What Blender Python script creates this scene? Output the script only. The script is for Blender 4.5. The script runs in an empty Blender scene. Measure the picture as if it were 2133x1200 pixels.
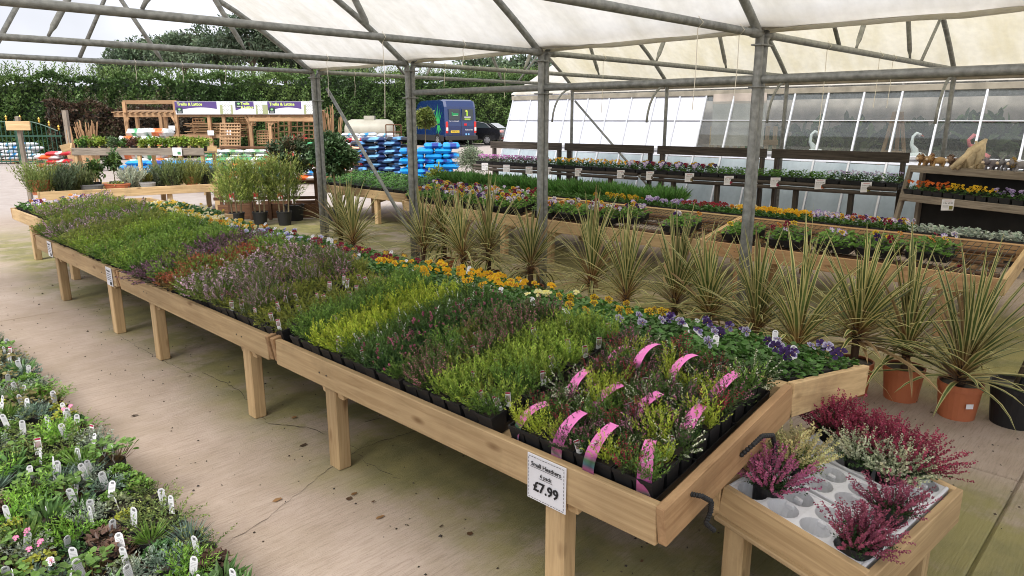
import bpy, math, random
import numpy as np
from mathutils import Vector, Matrix
random.seed(7); rng = np.random.default_rng(11)
S = bpy.context.scene
COL = bpy.context.collection
# ------------------------------------------------------------------ camera
FPX, PITCH, YAW, CH = 1473.5, math.radians(13.507), math.radians(44.3), 1.65
cam = bpy.data.cameras.new('camera'); cam_o = bpy.data.objects.new('camera', cam); COL.objects.link(cam_o)
cam.sensor_width = 36; cam.lens = 36 * FPX / 2133; cam.clip_start = .05; cam.clip_end = 900
cam_o.location = (0, 0, CH); cam_o.rotation_euler = (math.pi/2 - PITCH, 0, YAW - math.pi/2)
S.camera = cam_o
# ------------------------------------------------------------------ sky, sun, exposure
SUN_EL, SUN_AZ = math.radians(52), math.radians(250)
w = bpy.data.worlds.new('World'); S.world = w; w.use_nodes = True
nt = w.node_tree; nt.nodes.clear()
sky = nt.nodes.new('ShaderNodeTexSky'); sky.sky_type = 'NISHITA'; sky.sun_disc = False
sky.sun_elevation = SUN_EL; sky.sun_rotation = SUN_AZ; sky.air_density = 1.0; sky.dust_density = 4.0; sky.ozone_density = 1.0
hs = nt.nodes.new('ShaderNodeHueSaturation'); hs.inputs['Saturation'].default_value = .16
tc = nt.nodes.new('ShaderNodeTexCoord'); nz = nt.nodes.new('ShaderNodeTexNoise'); nz.inputs['Scale'].default_value = 2.2; nz.inputs['Detail'].default_value = 5
rp = nt.nodes.new('ShaderNodeMapRange'); rp.inputs[1].default_value = .35; rp.inputs[2].default_value = .7; rp.inputs[3].default_value = .5; rp.inputs[4].default_value = 1.0
mx = nt.nodes.new('ShaderNodeMix'); mx.data_type = 'RGBA'; mx.inputs[0].default_value = .8
mx.inputs[7].default_value = (6.3, 6.5, 7.1, 1)
ml = nt.nodes.new('ShaderNodeVectorMath'); ml.operation = 'SCALE'
bg_ = nt.nodes.new('ShaderNodeBackground'); bg_.inputs['Strength'].default_value = .11
ow = nt.nodes.new('ShaderNodeOutputWorld')
nt.links.new(sky.outputs[0], hs.inputs['Color']); nt.links.new(hs.outputs[0], mx.inputs[6])
nt.links.new(tc.outputs['Generated'], nz.inputs['Vector']); nt.links.new(nz.outputs[0], rp.inputs[0])
nt.links.new(mx.outputs[2], ml.inputs[0]); nt.links.new(rp.outputs[0], ml.inputs['Scale'])
nt.links.new(ml.outputs[0], bg_.inputs['Color']); nt.links.new(bg_.outputs[0], ow.inputs['Surface'])
sl = bpy.data.lights.new('sun', 'SUN'); sl.energy = 2.0; sl.angle = math.radians(22); sl.color = (1, .96, .9)
so = bpy.data.objects.new('sun', sl); COL.objects.link(so)
_d = Vector((math.sin(SUN_AZ) * math.cos(SUN_EL), math.cos(SUN_AZ) * math.cos(SUN_EL), math.sin(SUN_EL)))
so.rotation_euler = _d.to_track_quat('Z', 'Y').to_euler(); so.location = (0, 0, 30)
S.render.engine = 'CYCLES'; S.cycles.filter_width = 1.0
S.view_settings.view_transform = 'Standard'; S.view_settings.look = 'None'
S.view_settings.exposure = 1.25; S.view_settings.gamma = 1
S.cycles.max_bounces = 7; S.cycles.transparent_max_bounces = 8; S.cycles.diffuse_bounces = 4
# ------------------------------------------------------------------ pixel-column helpers (positions on real planes)
FW = np.array([math.cos(YAW)*math.cos(PITCH), math.sin(YAW)*math.cos(PITCH), -math.sin(PITCH)])
RT = np.array([math.sin(YAW), -math.cos(YAW), 0.]); UP = np.cross(RT, FW); CP = np.array([0, 0, CH])
FH = np.array([math.cos(YAW), math.sin(YAW), 0.])
def ray(x, y): return FW + (x-1066.5)/FPX*RT - (y-600)/FPX*UP
def at(x, y, z): d = ray(x, y); return CP + d*((z-CH)/d[2])
def atx(x, y, X): d = ray(x, y); return CP + d*(X/d[0])
def aty(x, y, Y): d = ray(x, y); return CP + d*(Y/d[1])
def bgp(x, y, dist): d = ray(x, y); return CP + d*(dist/float(d @ FH))
def bg0(x, dist): p = bgp(x, 246, dist); p[2] = 0; return p
BZ = YAW - math.pi/2          # rotation of things that face the camera side
# ------------------------------------------------------------------ mesh builder
def rnd(a, b): return random.uniform(a, b)
ORD = ['first', 'second', 'third', 'fourth', 'fifth', 'sixth', 'seventh', 'eighth', 'ninth', 'tenth'] + [f'{k}th' if k not in (21, 22, 23, 31, 32, 33, 41, 42, 43) else f'{k}{["st", "nd", "rd"][k % 10-1]}' for k in range(11, 80)]
class MB:
    def __init__(s): s.V = []; s.Fq = []; s.Ft = []; s.C = []; s.G = []; s.n = 0; s.Fn = []
    def add(s, V, F, col=(1, 1, 1), gc=None):
        V = np.asarray(V, float).reshape(-1, 3); k = len(V)
        c = np.asarray(col, float)
        s.V.append(V); s.C.append(np.broadcast_to(c, (k, 3)) if c.ndim == 1 else c); s.G.append(V if gc is None else gc)
        if isinstance(F, np.ndarray):
            (s.Fq if F.shape[1] == 4 else s.Ft).append(F + s.n)
        else:
            q = [f for f in F if len(f) == 4]; t = [f for f in F if len(f) == 3]; m = [f for f in F if len(f) > 4]
            if q: s.Fq.append(np.array(q) + s.n)
            if t: s.Ft.append(np.array(t) + s.n)
            for f in m: s.Fn.append([i + s.n for i in f])
        s.n += k; return s
    def merge(s, o, M=None):
        """append another builder, optionally transformed by 4x4 matrix"""
        V = np.concatenate(o.V); C = np.concatenate(o.C); G = np.concatenate(o.G)
        if M is not None: M = np.array(M); V = V @ M[:3, :3].T + M[:3, 3]
        b = s.n; s.V.append(V); s.C.append(C); s.G.append(G)
        s.Fq += [f + b for f in o.Fq]; s.Ft += [f + b for f in o.Ft]; s.Fn += [[i + b for i in f] for f in o.Fn]; s.n += len(V); return s
    def beam(s, p0, p1, w, h, up=(0, 0, 1), ch=.004, col=(1, 1, 1)):
        """chamfered rectangular bar from p0 to p1, w across, h along up"""
        p0 = np.array(p0, float); p1 = np.array(p1, float); a = p1-p0; L = np.linalg.norm(a); a = a/L
        up = np.array(up, float); sd = np.cross(a, up)
        if np.linalg.norm(sd) < 1e-4: sd = np.cross(a, (1, 0, 0.))
        sd /= np.linalg.norm(sd); u = np.cross(sd, a)
        ch = min(ch, w*.3, h*.3, L*.3)
        P = []; hw, hh = w/2, h/2
        ring = [(-hw+ch, -hh), (hw-ch, -hh), (hw, -hh+ch), (hw, hh-ch), (hw-ch, hh), (-hw+ch, hh), (-hw, hh-ch), (-hw, -hh+ch)]
        rin = [(x*(1-ch/hw), y*(1-ch/hh)) for x, y in ring]
        for x, rr in ((0, rin), (ch, ring), (L-ch, ring), (L, rin)): P += [(x, y, z) for y, z in rr]
        P = np.array(P); V = p0 + P[:, :1]*a + P[:, 1:2]*sd + P[:, 2:3]*u
        F = []
        for k in range(3):
            for i in range(8):
                j = (i+1) % 8; F.append((k*8+i, k*8+j, k*8+8+j, k*8+8+i))
        F = F + [tuple(range(7, -1, -1)), tuple(range(24, 32))]
        off = np.array([rnd(0, 50), rnd(0, 50), rnd(0, 50)])
        return s.add(V, F, col, P + off)
    def box(s, c, size, rz=0, ch=.004, col=(1, 1, 1)):
        """axis box centred at c; long axis becomes grain"""
        x, y, z = size; ca, sa = math.cos(rz), math.sin(rz); ax = np.array([ca, sa, 0]); ay = np.array([-sa, ca, 0]); c = np.array(c, float)
        if z >= x and z >= y: return s.beam(c-(0, 0, z/2), c+(0, 0, z/2), x, y, ay, ch, col) if True else s
        if x >= y: return s.beam(c-ax*x/2, c+ax*x/2, y, z, (0, 0, 1), ch, col)
        return s.beam(c-ay*y/2, c+ay*y/2, x, z, (0, 0, 1), ch, col)
    def tube(s, pts, r, n=8, r1=None, col=(1, 1, 1), cap=True):
        pts = np.array(pts, float); m = len(pts); rr = np.linspace(r, r if r1 is None else r1, m) if np.isscalar(r) else np.array(r)
        T = np.gradient(pts, axis=0); T /= np.linalg.norm(T, axis=1)[:, None]+1e-9
        ref = np.array([0, 0, 1.]) if abs(T[0][2]) < .9 else np.array([1., 0, 0])
        V = []; 
        for i in range(m):
            a = np.cross(T[i], ref); a /= np.linalg.norm(a)+1e-9; b = np.cross(T[i], a); ref = np.cross(a, T[i]) if abs(np.dot(np.cross(a, T[i]), ref)) > 0 else ref
            an = np.linspace(0, 2*math.pi, n, endpoint=False)
            V.append(pts[i] + rr[i]*(np.cos(an)[:, None]*a + np.sin(an)[:, None]*b))
        F = [(i*n+j, i*n+(j+1) % n, (i+1)*n+(j+1) % n, (i+1)*n+j) for i in range(m-1) for j in range(n)]
        if cap: F += [tuple(range(n-1, -1, -1)), tuple((m-1)*n+j for j in range(n))]
        L = np.concatenate([[0], np.cumsum(np.linalg.norm(np.diff(pts, axis=0), axis=1))]); an = np.linspace(0, 2*math.pi, n, endpoint=False); o = rnd(0, 40)
        G = np.array([[L[i]+o, math.cos(t)*rr[i], math.sin(t)*rr[i]] for i in range(m) for t in an])
        return s.add(np.concatenate(V), F, col, G)
    def lathe(s, prof, n=16, c=(0, 0, 0), cols=None, sx=1, sy=1):
        m = len(prof); an = np.linspace(0, 2*math.pi, n, endpoint=False); V = []; C = []
        for k, (r, z) in enumerate(prof):
            V += [(c[0]+r*math.cos(t)*sx, c[1]+r*math.sin(t)*sy, c[2]+z) for t in an]; C += [(cols[k] if cols else (1, 1, 1))]*n
        F = [(i*n+j, i*n+(j+1) % n, (i+1)*n+(j+1) % n, (i+1)*n+j) for i in range(m-1) for j in range(n)]
        F += [tuple(range(n-1, -1, -1)), tuple((m-1)*n+j for j in range(n))]
        return s.add(V, F, np.array(C))
    def quad(s, a, b, c, d, col=(1, 1, 1)): return s.add([a, b, c, d], [(0, 1, 2, 3)], col)
    def mesh(s, name, mat=None, smooth=False):
        me = bpy.data.meshes.new(name); V = np.concatenate(s.V); C = np.concatenate(s.C); G = np.concatenate(s.G)
        loops = []; tot = []
        for F in s.Fq: loops.append(F.ravel()); tot.append(np.full(len(F), 4))
        for F in s.Ft: loops.append(F.ravel()); tot.append(np.full(len(F), 3))
        for f in s.Fn: loops.append(np.array(f)); tot.append(np.array([len(f)]))
        loops = np.concatenate(loops).astype(np.int32); tot = np.concatenate(tot).astype(np.int32)
        me.vertices.add(len(V)); me.vertices.foreach_set('co', V.ravel().astype(np.float32))
        me.loops.add(len(loops)); me.loops.foreach_set('vertex_index', loops)
        me.polygons.add(len(tot)); me.polygons.foreach_set('loop_start', np.concatenate([[0], np.cumsum(tot)[:-1]]).astype(np.int32)); me.polygons.foreach_set('loop_total', tot)
        me.polygons.foreach_set('use_smooth', np.full(len(tot), bool(smooth)))
        ca = me.attributes.new('Col', 'FLOAT_COLOR', 'POINT'); ca.data.foreach_set('color', np.concatenate([C, np.ones((len(C), 1))], 1).ravel().astype(np.float32))
        ga = me.attributes.new('gc', 'FLOAT_VECTOR', 'POINT'); ga.data.foreach_set('vector', G.ravel().astype(np.float32))
        me.update(calc_edges=True)
        if mat: me.materials.append(MAT[mat])
        return me
    def build(s, name, mat, parent=None, smooth=False, **k): return inst(s.mesh(name, mat, smooth), name, parent, **k)
def inst(me, name, parent=None, loc=(0, 0, 0), rot=(0, 0, 0), sc=None, label=None, cat=None, group=None, kind=None):
    o = bpy.data.objects.new(name, me); COL.objects.link(o); o.parent = parent; o.location = loc; o.rotation_euler = rot
    if sc is not None: o.scale = (sc, sc, sc) if np.isscalar(sc) else sc
    tag(o, label, cat, group, kind); return o
def tag(o, label=None, cat=None, group=None, kind=None):
    if label: o['label'] = label
    if cat: o['category'] = cat
    if group: o['group'] = group
    if kind: o['kind'] = kind
    return o
def thing(name, label, cat, loc=(0, 0, 0), rz=0, group=None, rot=None):
    o = bpy.data.objects.new(name, None); COL.objects.link(o); o.location = loc; o.rotation_euler = rot or (0, 0, rz); o.empty_display_size = .1
    return tag(o, label, cat, group)
def text(body, size, mat, parent, loc, rot, name='lettering', bold=0., align='CENTER', ext=.0004, sx=1):
    c = bpy.data.curves.new('t', 'FONT'); c.body = body; c.size = size; c.align_x = align; c.align_y = 'CENTER'; c.offset = bold; c.extrude = ext; c.resolution_u = 2
    o = bpy.data.objects.new('t', c); COL.objects.link(o); me = bpy.data.meshes.new_from_object(o.evaluated_get(bpy.context.evaluated_depsgraph_get()))
    bpy.data.objects.remove(o); bpy.data.curves.remove(c); me.materials.clear(); me.materials.append(MAT[mat])
    return inst(me, name, parent, loc, rot, (sx, 1, 1))
# ------------------------------------------------------------------ materials
MAT = {}
def nodes(name):
    m = bpy.data.materials.new(name); m.use_nodes = True; t = m.node_tree; MAT[name] = m
    return m, t, t.nodes['Principled BSDF'], t.nodes, t.links
def flat(name, col, rough=.6, metal=0, spec=.4, noise=0., nscale=8):
    m, t, b, N, L = nodes(name); b.inputs['Base Color'].default_value = (*col, 1); b.inputs['Roughness'].default_value = rough
    b.inputs['Metallic'].default_value = metal; b.inputs['Specular IOR Level'].default_value = spec
    if noise:
        tc = N.new('ShaderNodeTexCoord'); nz = N.new('ShaderNodeTexNoise'); nz.inputs['Scale'].default_value = nscale; nz.inputs['Detail'].default_value = 6
        mr = N.new('ShaderNodeMapRange'); mr.inputs[1].default_value = .3; mr.inputs[2].default_value = .7; mr.inputs[3].default_value = 1-noise; mr.inputs[4].default_value = 1+noise*.6
        hv = N.new('ShaderNodeHueSaturation'); hv.inputs['Color'].default_value = (*col, 1)
        L.new(tc.outputs['Object'], nz.inputs['Vector']); L.new(nz.outputs[0], mr.inputs[0]); L.new(mr.outputs[0], hv.inputs['Value']); L.new(hv.outputs[0], b.inputs['Base Color'])
        bp = N.new('ShaderNodeBump'); bp.inputs['Strength'].default_value = .15; bp.inputs['Distance'].default_value = .01; L.new(nz.outputs[0], bp.inputs['Height']); L.new(bp.outputs[0], b.inputs['Normal'])
    return m
def attr(name, rough=.55, trans=0., spec=.35, vary=.12, scale=30, coat=0):
    """colour from the mesh's own Col attribute, small per-object and noise variation"""
    m, t, b, N, L = nodes(name); b.inputs['Roughness'].default_value = rough; b.inputs['Specular IOR Level'].default_value = spec; b.inputs['Coat Weight'].default_value = coat
    a = N.new('ShaderNodeAttribute'); a.attribute_name = 'Col'; oi = N.new('ShaderNodeObjectInfo')
    tc = N.new('ShaderNodeTexCoord'); nz = N.new('ShaderNodeTexNoise'); nz.inputs['Scale'].default_value = scale; nz.inputs['Detail'].default_value = 2
    ad = N.new('ShaderNodeMath'); ad.operation = 'ADD'; L.new(oi.outputs['Random'], ad.inputs[0]); L.new(nz.outputs[0], ad.inputs[1])
    mr = N.new('ShaderNodeMapRange'); mr.inputs[1].default_value = .3; mr.inputs[2].default_value = 1.7; mr.inputs[3].default_value = 1-vary*1.6; mr.inputs[4].default_value = 1+vary*1.6
    hv = N.new('ShaderNodeHueSaturation'); L.new(tc.outputs['Object'], nz.inputs['Vector']); L.new(ad.outputs[0], mr.inputs[0]); L.new(mr.outputs[0], hv.inputs['Value'])
    L.new(a.outputs['Color'], hv.inputs['Color']); L.new(hv.outputs[0], b.inputs['Base Color'])
    if trans:
        tr = N.new('ShaderNodeBsdfTranslucent'); mx = N.new('ShaderNodeMixShader'); mx.inputs[0].default_value = trans
        L.new(hv.outputs[0], tr.inputs['Color']); L.new(b.outputs[0], mx.inputs[1]); L.new(tr.outputs[0], mx.inputs[2]); L.new(mx.outputs[0], N['Material Output'].inputs['Surface'])
    return m
def wood(name, light, dark, rough=.75, knots=True, grey=0.):
    m, t, b, N, L = nodes(name); b.inputs['Roughness'].default_value = rough; b.inputs['Specular IOR Level'].default_value = .25
    a = N.new('ShaderNodeAttribute'); a.attribute_name = 'gc'
    mp = N.new('ShaderNodeMapping'); mp.inputs['Scale'].default_value = (1.6, 26, 26); L.new(a.outputs['Vector'], mp.inputs[0])
    n1 = N.new('ShaderNodeTexNoise'); n1.inputs['Scale'].default_value = 1.6; n1.inputs['Detail'].default_value = 6; n1.inputs['Roughness'].default_value = .6; n1.inputs['Distortion'].default_value = .6; L.new(mp.outputs[0], n1.inputs['Vector'])
    cr = N.new('ShaderNodeValToRGB'); e = cr.color_ramp.elements; e[0].position = .28; e[0].color = (*dark, 1); e[1].position = .66; e[1].color = (*light, 1); L.new(n1.outputs[0], cr.inputs[0])
    n2 = N.new('ShaderNodeTexNoise'); n2.inputs['Scale'].default_value = 3.; n2.inputs['Detail'].default_value = 4; L.new(a.outputs['Vector'], n2.inputs['Vector'])
    oi = N.new('ShaderNodeObjectInfo'); ad = N.new('ShaderNodeMath'); L.new(oi.outputs['Random'], ad.inputs[0]); L.new(n2.outputs[0], ad.inputs[1])
    mr = N.new('ShaderNodeMapRange'); mr.inputs[1].default_value = .3; mr.inputs[2].default_value = 1.7; mr.inputs[3].default_value = .62; mr.inputs[4].default_value = 1.25; L.new(ad.outputs[0], mr.inputs[0])
    hv = N.new('ShaderNodeHueSaturation'); L.new(mr.outputs[0], hv.inputs['Value']); L.new(cr.outputs[0], hv.inputs['Color']); out = hv.outputs[0]
    if knots:
        m2 = N.new('ShaderNodeMapping'); m2.inputs['Scale'].default_value = (3.2, 9, 9); L.new(a.outputs['Vector'], m2.inputs[0])
        vo = N.new('ShaderNodeTexVoronoi'); vo.inputs['Scale'].default_value = 1.; L.new(m2.outputs[0], vo.inputs['Vector'])
        k = N.new('ShaderNodeMapRange'); k.inputs[1].default_value = .05; k.inputs[2].default_value = .17; k.inputs[3].default_value = .9; k.inputs[4].default_value = 0; L.new(vo.outputs['Distance'], k.inputs[0])
        mx = N.new('ShaderNodeMix'); mx.data_type = 'RGBA'; L.new(k.outputs[0], mx.inputs[0]); L.new(out, mx.inputs[6]); mx.inputs[7].default_value = (dark[0]*.45, dark[1]*.38, dark[2]*.33, 1); out = mx.outputs[2]
    n3 = N.new('ShaderNodeTexNoise'); n3.inputs['Scale'].default_value = 2.1; n3.inputs['Detail'].default_value = 9; n3.inputs['Roughness'].default_value = .7; L.new(a.outputs['Vector'], n3.inputs['Vector'])
    k3 = N.new('ShaderNodeMapRange'); k3.inputs[1].default_value = .54; k3.inputs[2].default_value = .72; k3.inputs[3].default_value = 0; k3.inputs[4].default_value = .55; L.new(n3.outputs[0], k3.inputs[0])
    m3 = N.new('ShaderNodeMix'); m3.data_type = 'RGBA'; L.new(k3.outputs[0], m3.inputs[0]); L.new(out, m3.inputs[6]); m3.inputs[7].default_value = (dark[0]*.62, dark[1]*.66, dark[2]*.7, 1); out = m3.outputs[2]
    L.new(out, b.inputs['Base Color'])
    bp = N.new('ShaderNodeBump'); bp.inputs['Strength'].default_value = .35; bp.inputs['Distance'].default_value = .004; L.new(n1.outputs[0], bp.inputs['Height']); L.new(bp.outputs[0], b.inputs['Normal'])
wood('new_pine', (.58, .415, .225), (.38, .25, .125))
wood('sawn_pine', (.46, .29, .15), (.29, .165, .08))
wood('brown_wood', (.15, .075, .04), (.07, .033, .018))
wood('trellis_wood', (.46, .29, .16), (.27, .15, .075), knots=False)
wood('old_wood', (.085, .07, .058), (.025, .02, .016), knots=False)
wood('grey_wood', (.36, .31, .25), (.16, .13, .10))
flat('galvanised', (.27, .28, .27), .5, .35, noise=.35, nscale=22)
flat('galv_light', (.30, .31, .32), .5, .3, noise=.3, nscale=22)
flat('gutter_metal', (.30, .27, .215), .6, .1, noise=.3, nscale=6)
flat('black_plastic', (.012, .012, .013), .42, spec=.5)
flat('black_rubber', (.012, .013, .015), .6, noise=.3)
flat('terracotta', (.42, .135, .06), .55, noise=.12, nscale=5)
flat('polystyrene', (.63, .64, .66), .8, noise=.04, nscale=60)
flat('paper', (.70, .70, .73), .6, noise=.03)
flat('ink', (.012, .012, .014), .7)
flat('white_paint', (.8, .8, .8), .5)
flat('lime_ink', (.62, .78, .18), .6)
flat('purple_ink', (.085, .05, .19), .5)
flat('green_metal', (.02, .07, .045), .45)
flat('gold_paint', (.55, .33, .06), .4, .6)
flat('mesh_wire', (.03, .033, .03), .5, .4)
flat('alu', (.62, .63, .66), .4, .5, noise=.08)
flat('string', (.72, .68, .58), .8)
flat('orange_plastic', (.7, .09, .02), .5)
flat('dark_fabric', (.018, .017, .016), .9, noise=.4, nscale=5)
flat('black_trim', (.03, .03, .032), .6)
flat('tyre', (.012, .012, .012), .8)
flat('alloy', (.5, .5, .52), .35, .7)
flat('yellow_plate', (.72, .5, .05), .5)
flat('soil', (.03, .02, .014), .95, noise=.5, nscale=60)
flat('tank_paint', (.36, .34, .28), .5, noise=.15, nscale=2)
flat('driftwood', (.52, .42, .27), .8, noise=.45, nscale=9)
flat('brick_wall', (.40, .345, .30), .85, noise=.35, nscale=3)
flat('pink_paint', (.75, .16, .18), .5)
flat('crack_dark', (.06, .048, .035), .95)
attr('leaf', .5, .22, .35, .2, 25)
attr('petal', .6, .25, .2, .1, 40)
attr('mixed', .55, 0, .35, .06, 20)
attr('bag_plastic', .42, 0, .45, .12, 9)
attr('car_paint', .25, 0, .5, .0, 20, coat=.8)
attr('bark', .9, 0, .15, .3, 12)
def fabric(name, col, tr, stain):
    m, t, b, N, L = nodes(name)
    tc = N.new('ShaderNodeTexCoord'); nz = N.new('ShaderNodeTexNoise'); nz.inputs['Scale'].default_value = 1.1; nz.inputs['Detail'].default_value = 8; nz.inputs['Roughness'].default_value = .62
    mp = N.new('ShaderNodeMapping'); mp.inputs['Scale'].default_value = (.8, 2.6, .8); L.new(tc.outputs['Object'], mp.inputs[0]); L.new(mp.outputs[0], nz.inputs['Vector'])
    cr = N.new('ShaderNodeValToRGB'); e = cr.color_ramp.elements; e[0].position = .3; e[0].color = (*stain, 1); e[1].position = .6; e[1].color = (*col, 1); L.new(nz.outputs[0], cr.inputs[0])
    n2 = N.new('ShaderNodeTexNoise'); n2.inputs['Scale'].default_value = 14; n2.inputs['Detail'].default_value = 3; L.new(tc.outputs['Object'], n2.inputs['Vector'])
    m2 = N.new('ShaderNodeMapRange'); m2.inputs[1].default_value = .3; m2.inputs[2].default_value = .7; m2.inputs[3].default_value = .94; m2.inputs[4].default_value = 1.03; L.new(n2.outputs[0], m2.inputs[0])
    hv = N.new('ShaderNodeHueSaturation'); L.new(cr.outputs[0], hv.inputs['Color']); L.new(m2.outputs[0], hv.inputs['Value'])
    d = N.new('ShaderNodeBsdfDiffuse'); tl = N.new('ShaderNodeBsdfTranslucent'); mx = N.new('ShaderNodeMixShader'); mx.inputs[0].default_value = tr
    L.new(hv.outputs[0], d.inputs[0]); L.new(hv.outputs[0], tl.inputs[0]); L.new(d.outputs[0], mx.inputs[1]); L.new(tl.outputs[0], mx.inputs[2]); L.new(mx.outputs[0], N['Material Output'].inputs['Surface'])
fabric('roof_white', (.90, .88, .845), .66, (.74, .71, .64))
fabric('roof_cream', (.87, .82, .68), .62, (.74, .67, .47))
fabric('panel_white', (.84, .86, .93), .35, (.76, .78, .85))
fabric('panel_blue', (.47, .54, .58), .25, (.36, .43, .47))
m, t, b, N, L = nodes('glass'); b.inputs['Base Color'].default_value = (.9, .95, .95, 1); b.inputs['Roughness'].default_value = .02
gl = N.new('ShaderNodeBsdfGlossy'); gl.inputs['Roughness'].default_value = .03; tp = N.new('ShaderNodeBsdfTransparent'); tp.inputs[0].default_value = (.86, .9, .9, 1); fr = N.new('ShaderNodeFresnel'); fr.inputs[0].default_value = 1.5
df = N.new('ShaderNodeBsdfDiffuse'); df.inputs[0].default_value = (.8, .82, .82, 1); ms = N.new('ShaderNodeMixShader'); ms.inputs[0].default_value = .03
mx = N.new('ShaderNodeMixShader'); L.new(fr.outputs[0], mx.inputs[0]); L.new(tp.outputs[0], ms.inputs[1]); L.new(df.outputs[0], ms.inputs[2]); L.new(ms.outputs[0], mx.inputs[1]); L.new(gl.outputs[0], mx.inputs[2]); L.new(mx.outputs[0], N['Material Output'].inputs['Surface'])
flat('car_glass', (.03, .04, .045), .08, 0, .8)
# brushed concrete with moss stains where water drips (below benches and along the gutter line)
m, t, b, N, L = nodes('concrete')
def nn(k, **kw):
    n = N.new(k)
    for a_, v_ in kw.items(): setattr(n, a_, v_)
    return n
def mth(op, a_, b_=None, clamp=False):
    n = N.new('ShaderNodeMath'); n.operation = op; n.use_clamp = clamp
    for i, v_ in enumerate((a_, b_)):
        if v_ is None: continue
        if isinstance(v_, (int, float)): n.inputs[i].default_value = v_
        else: L.new(v_, n.inputs[i])
    return n.outputs[0]
def tex(scale, detail=5, mapping=None, rough=.6, dist=0):
    n = N.new('ShaderNodeTexNoise'); n.inputs['Scale'].default_value = scale; n.inputs['Detail'].default_value = detail; n.inputs['Roughness'].default_value = rough; n.inputs['Distortion'].default_value = dist
    if mapping:
        mp = N.new('ShaderNodeMapping'); mp.inputs['Scale'].default_value = mapping[0]; mp.inputs['Rotation'].default_value = (0, 0, mapping[1]); L.new(geo.outputs['Position'], mp.inputs[0]); L.new(mp.outputs[0], n.inputs['Vector'])
    else: L.new(geo.outputs['Position'], n.inputs['Vector'])
    return n.outputs[0]
def ramp(v, a_, b_, lo=0., hi=1.):
    n = N.new('ShaderNodeMapRange'); L.new(v, n.inputs[0]); n.inputs[1].default_value = a_; n.inputs[2].default_value = b_; n.inputs[3].default_value = lo; n.inputs[4].default_value = hi; n.interpolation_type = 'SMOOTHSTEP'; return n.outputs[0]
def mixc(f, a_, b_):
    n = N.new('ShaderNodeMix'); n.data_type = 'RGBA'; L.new(f, n.inputs[0]) if not isinstance(f, float) else setattr(n.inputs[0], 'default_value', f)
    for i, v_ in ((6, a_), (7, b_)):
        if isinstance(v_, tuple): n.inputs[i].default_value = (*v_, 1)
        else: L.new(v_, n.inputs[i])
    return n.outputs[2]
geo = N.new('ShaderNodeNewGeometry'); sx = N.new('ShaderNodeSeparateXYZ'); L.new(geo.outputs['Position'], sx.inputs[0]); PX_, PY_ = sx.outputs[0], sx.outputs[1]
big = tex(.55, 6); mid = tex(3.2, 6); brush = tex(1., 5, ((7., 95, 1), math.radians(8)), .75, .4); spk = tex(160, 2); moss = tex(1.7, 7, None, .65)
c0 = mixc(ramp(big, .3, .7), (.36, .285, .232), (.455, .375, .318)); c0 = mixc(ramp(mid, .35, .7, 0, .55), c0, (.29, .23, .17))
c0 = mixc(ramp(brush, .46, .62, 0, .42), c0, (.22, .165, .125)); c0 = mixc(ramp(tex(1., 5, ((2.2, 26, 1), math.radians(8)), .7, .6), .5, .75, 0, .28), c0, (.50, .41, .33)); c0 = mixc(ramp(tex(.8, 3), .52, .7, 0, .5), c0, (.30, .235, .175))
c0 = mixc(ramp(spk, .62, .74, 0, .6), c0, (.14, .10, .07))
def band(v, lo, hi, soft): return mth('MULTIPLY', ramp(v, lo, lo+soft), ramp(v, hi-soft, hi, 1, 0))
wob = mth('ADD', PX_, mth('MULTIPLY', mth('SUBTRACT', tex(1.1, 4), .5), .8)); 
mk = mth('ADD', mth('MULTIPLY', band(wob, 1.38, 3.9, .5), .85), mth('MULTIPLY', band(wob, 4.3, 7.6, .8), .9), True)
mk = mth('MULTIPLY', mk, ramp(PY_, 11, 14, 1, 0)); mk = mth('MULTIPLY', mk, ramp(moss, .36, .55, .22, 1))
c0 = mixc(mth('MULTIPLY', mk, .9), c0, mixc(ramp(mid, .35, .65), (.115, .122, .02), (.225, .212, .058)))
yard = ramp(mth('ADD', mth('MULTIPLY', PY_, .8), mth('MULTIPLY', PX_, .6)), 11.5, 15)
c0 = mixc(mth('MULTIPLY', yard, .85), c0, mixc(ramp(mid, .3, .7), (.33, .285, .262), (.41, .365, .342)))
L.new(c0, b.inputs['Base Color']); b.inputs['Roughness'].default_value = .86; b.inputs['Specular IOR Level'].default_value = .25
bp = N.new('ShaderNodeBump'); bp.inputs['Strength'].default_value = .8; bp.inputs['Distance'].default_value = .008
L.new(mth('ADD', mth('MULTIPLY', brush, 1.), mth('MULTIPLY', spk, .4)), bp.inputs['Height']); L.new(bp.outputs[0], b.inputs['Normal'])
# ================================================================== GROUND
g = MB(); g.add([(-250, -250, -.02), (350, -250, -.02), (350, 350, -.02), (-250, 350, -.02)], [(0, 1, 2, 3)])
ground = g.build('ground', 'concrete', kind='structure')
slab_x = [-6.2, -1.2, 3.81, 8.8, 13.8]; slab_y = [-6.4, .55 - 3.4, .4, 7.02, 13.6, 20.2]
for i in range(len(slab_x)-1):
    for j in range(len(slab_y)-1):
        x0, x1, y0, y1 = slab_x[i]+.006, slab_x[i+1]-.006, slab_y[j]+.006, slab_y[j+1]-.006; c = .006
        V = [(x0, y0, -.03), (x1, y0, -.03), (x1, y1, -.03), (x0, y1, -.03), (x0, y0, -c), (x1, y0, -c), (x1, y1, -c), (x0, y1, -c), (x0+c, y0+c, 0), (x1-c, y0+c, 0), (x1-c, y1-c, 0), (x0+c, y1-c, 0)]
        F = [(k, (k+1) % 4, 4+(k+1) % 4, 4+k) for k in range(4)] + [(4+k, 4+(k+1) % 4, 8+(k+1) % 4, 8+k) for k in range(4)] + [(8, 9, 10, 11)]
        b_ = MB(); b_.add(V, F); b_.build('concrete_slab', 'concrete', ground)
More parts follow.
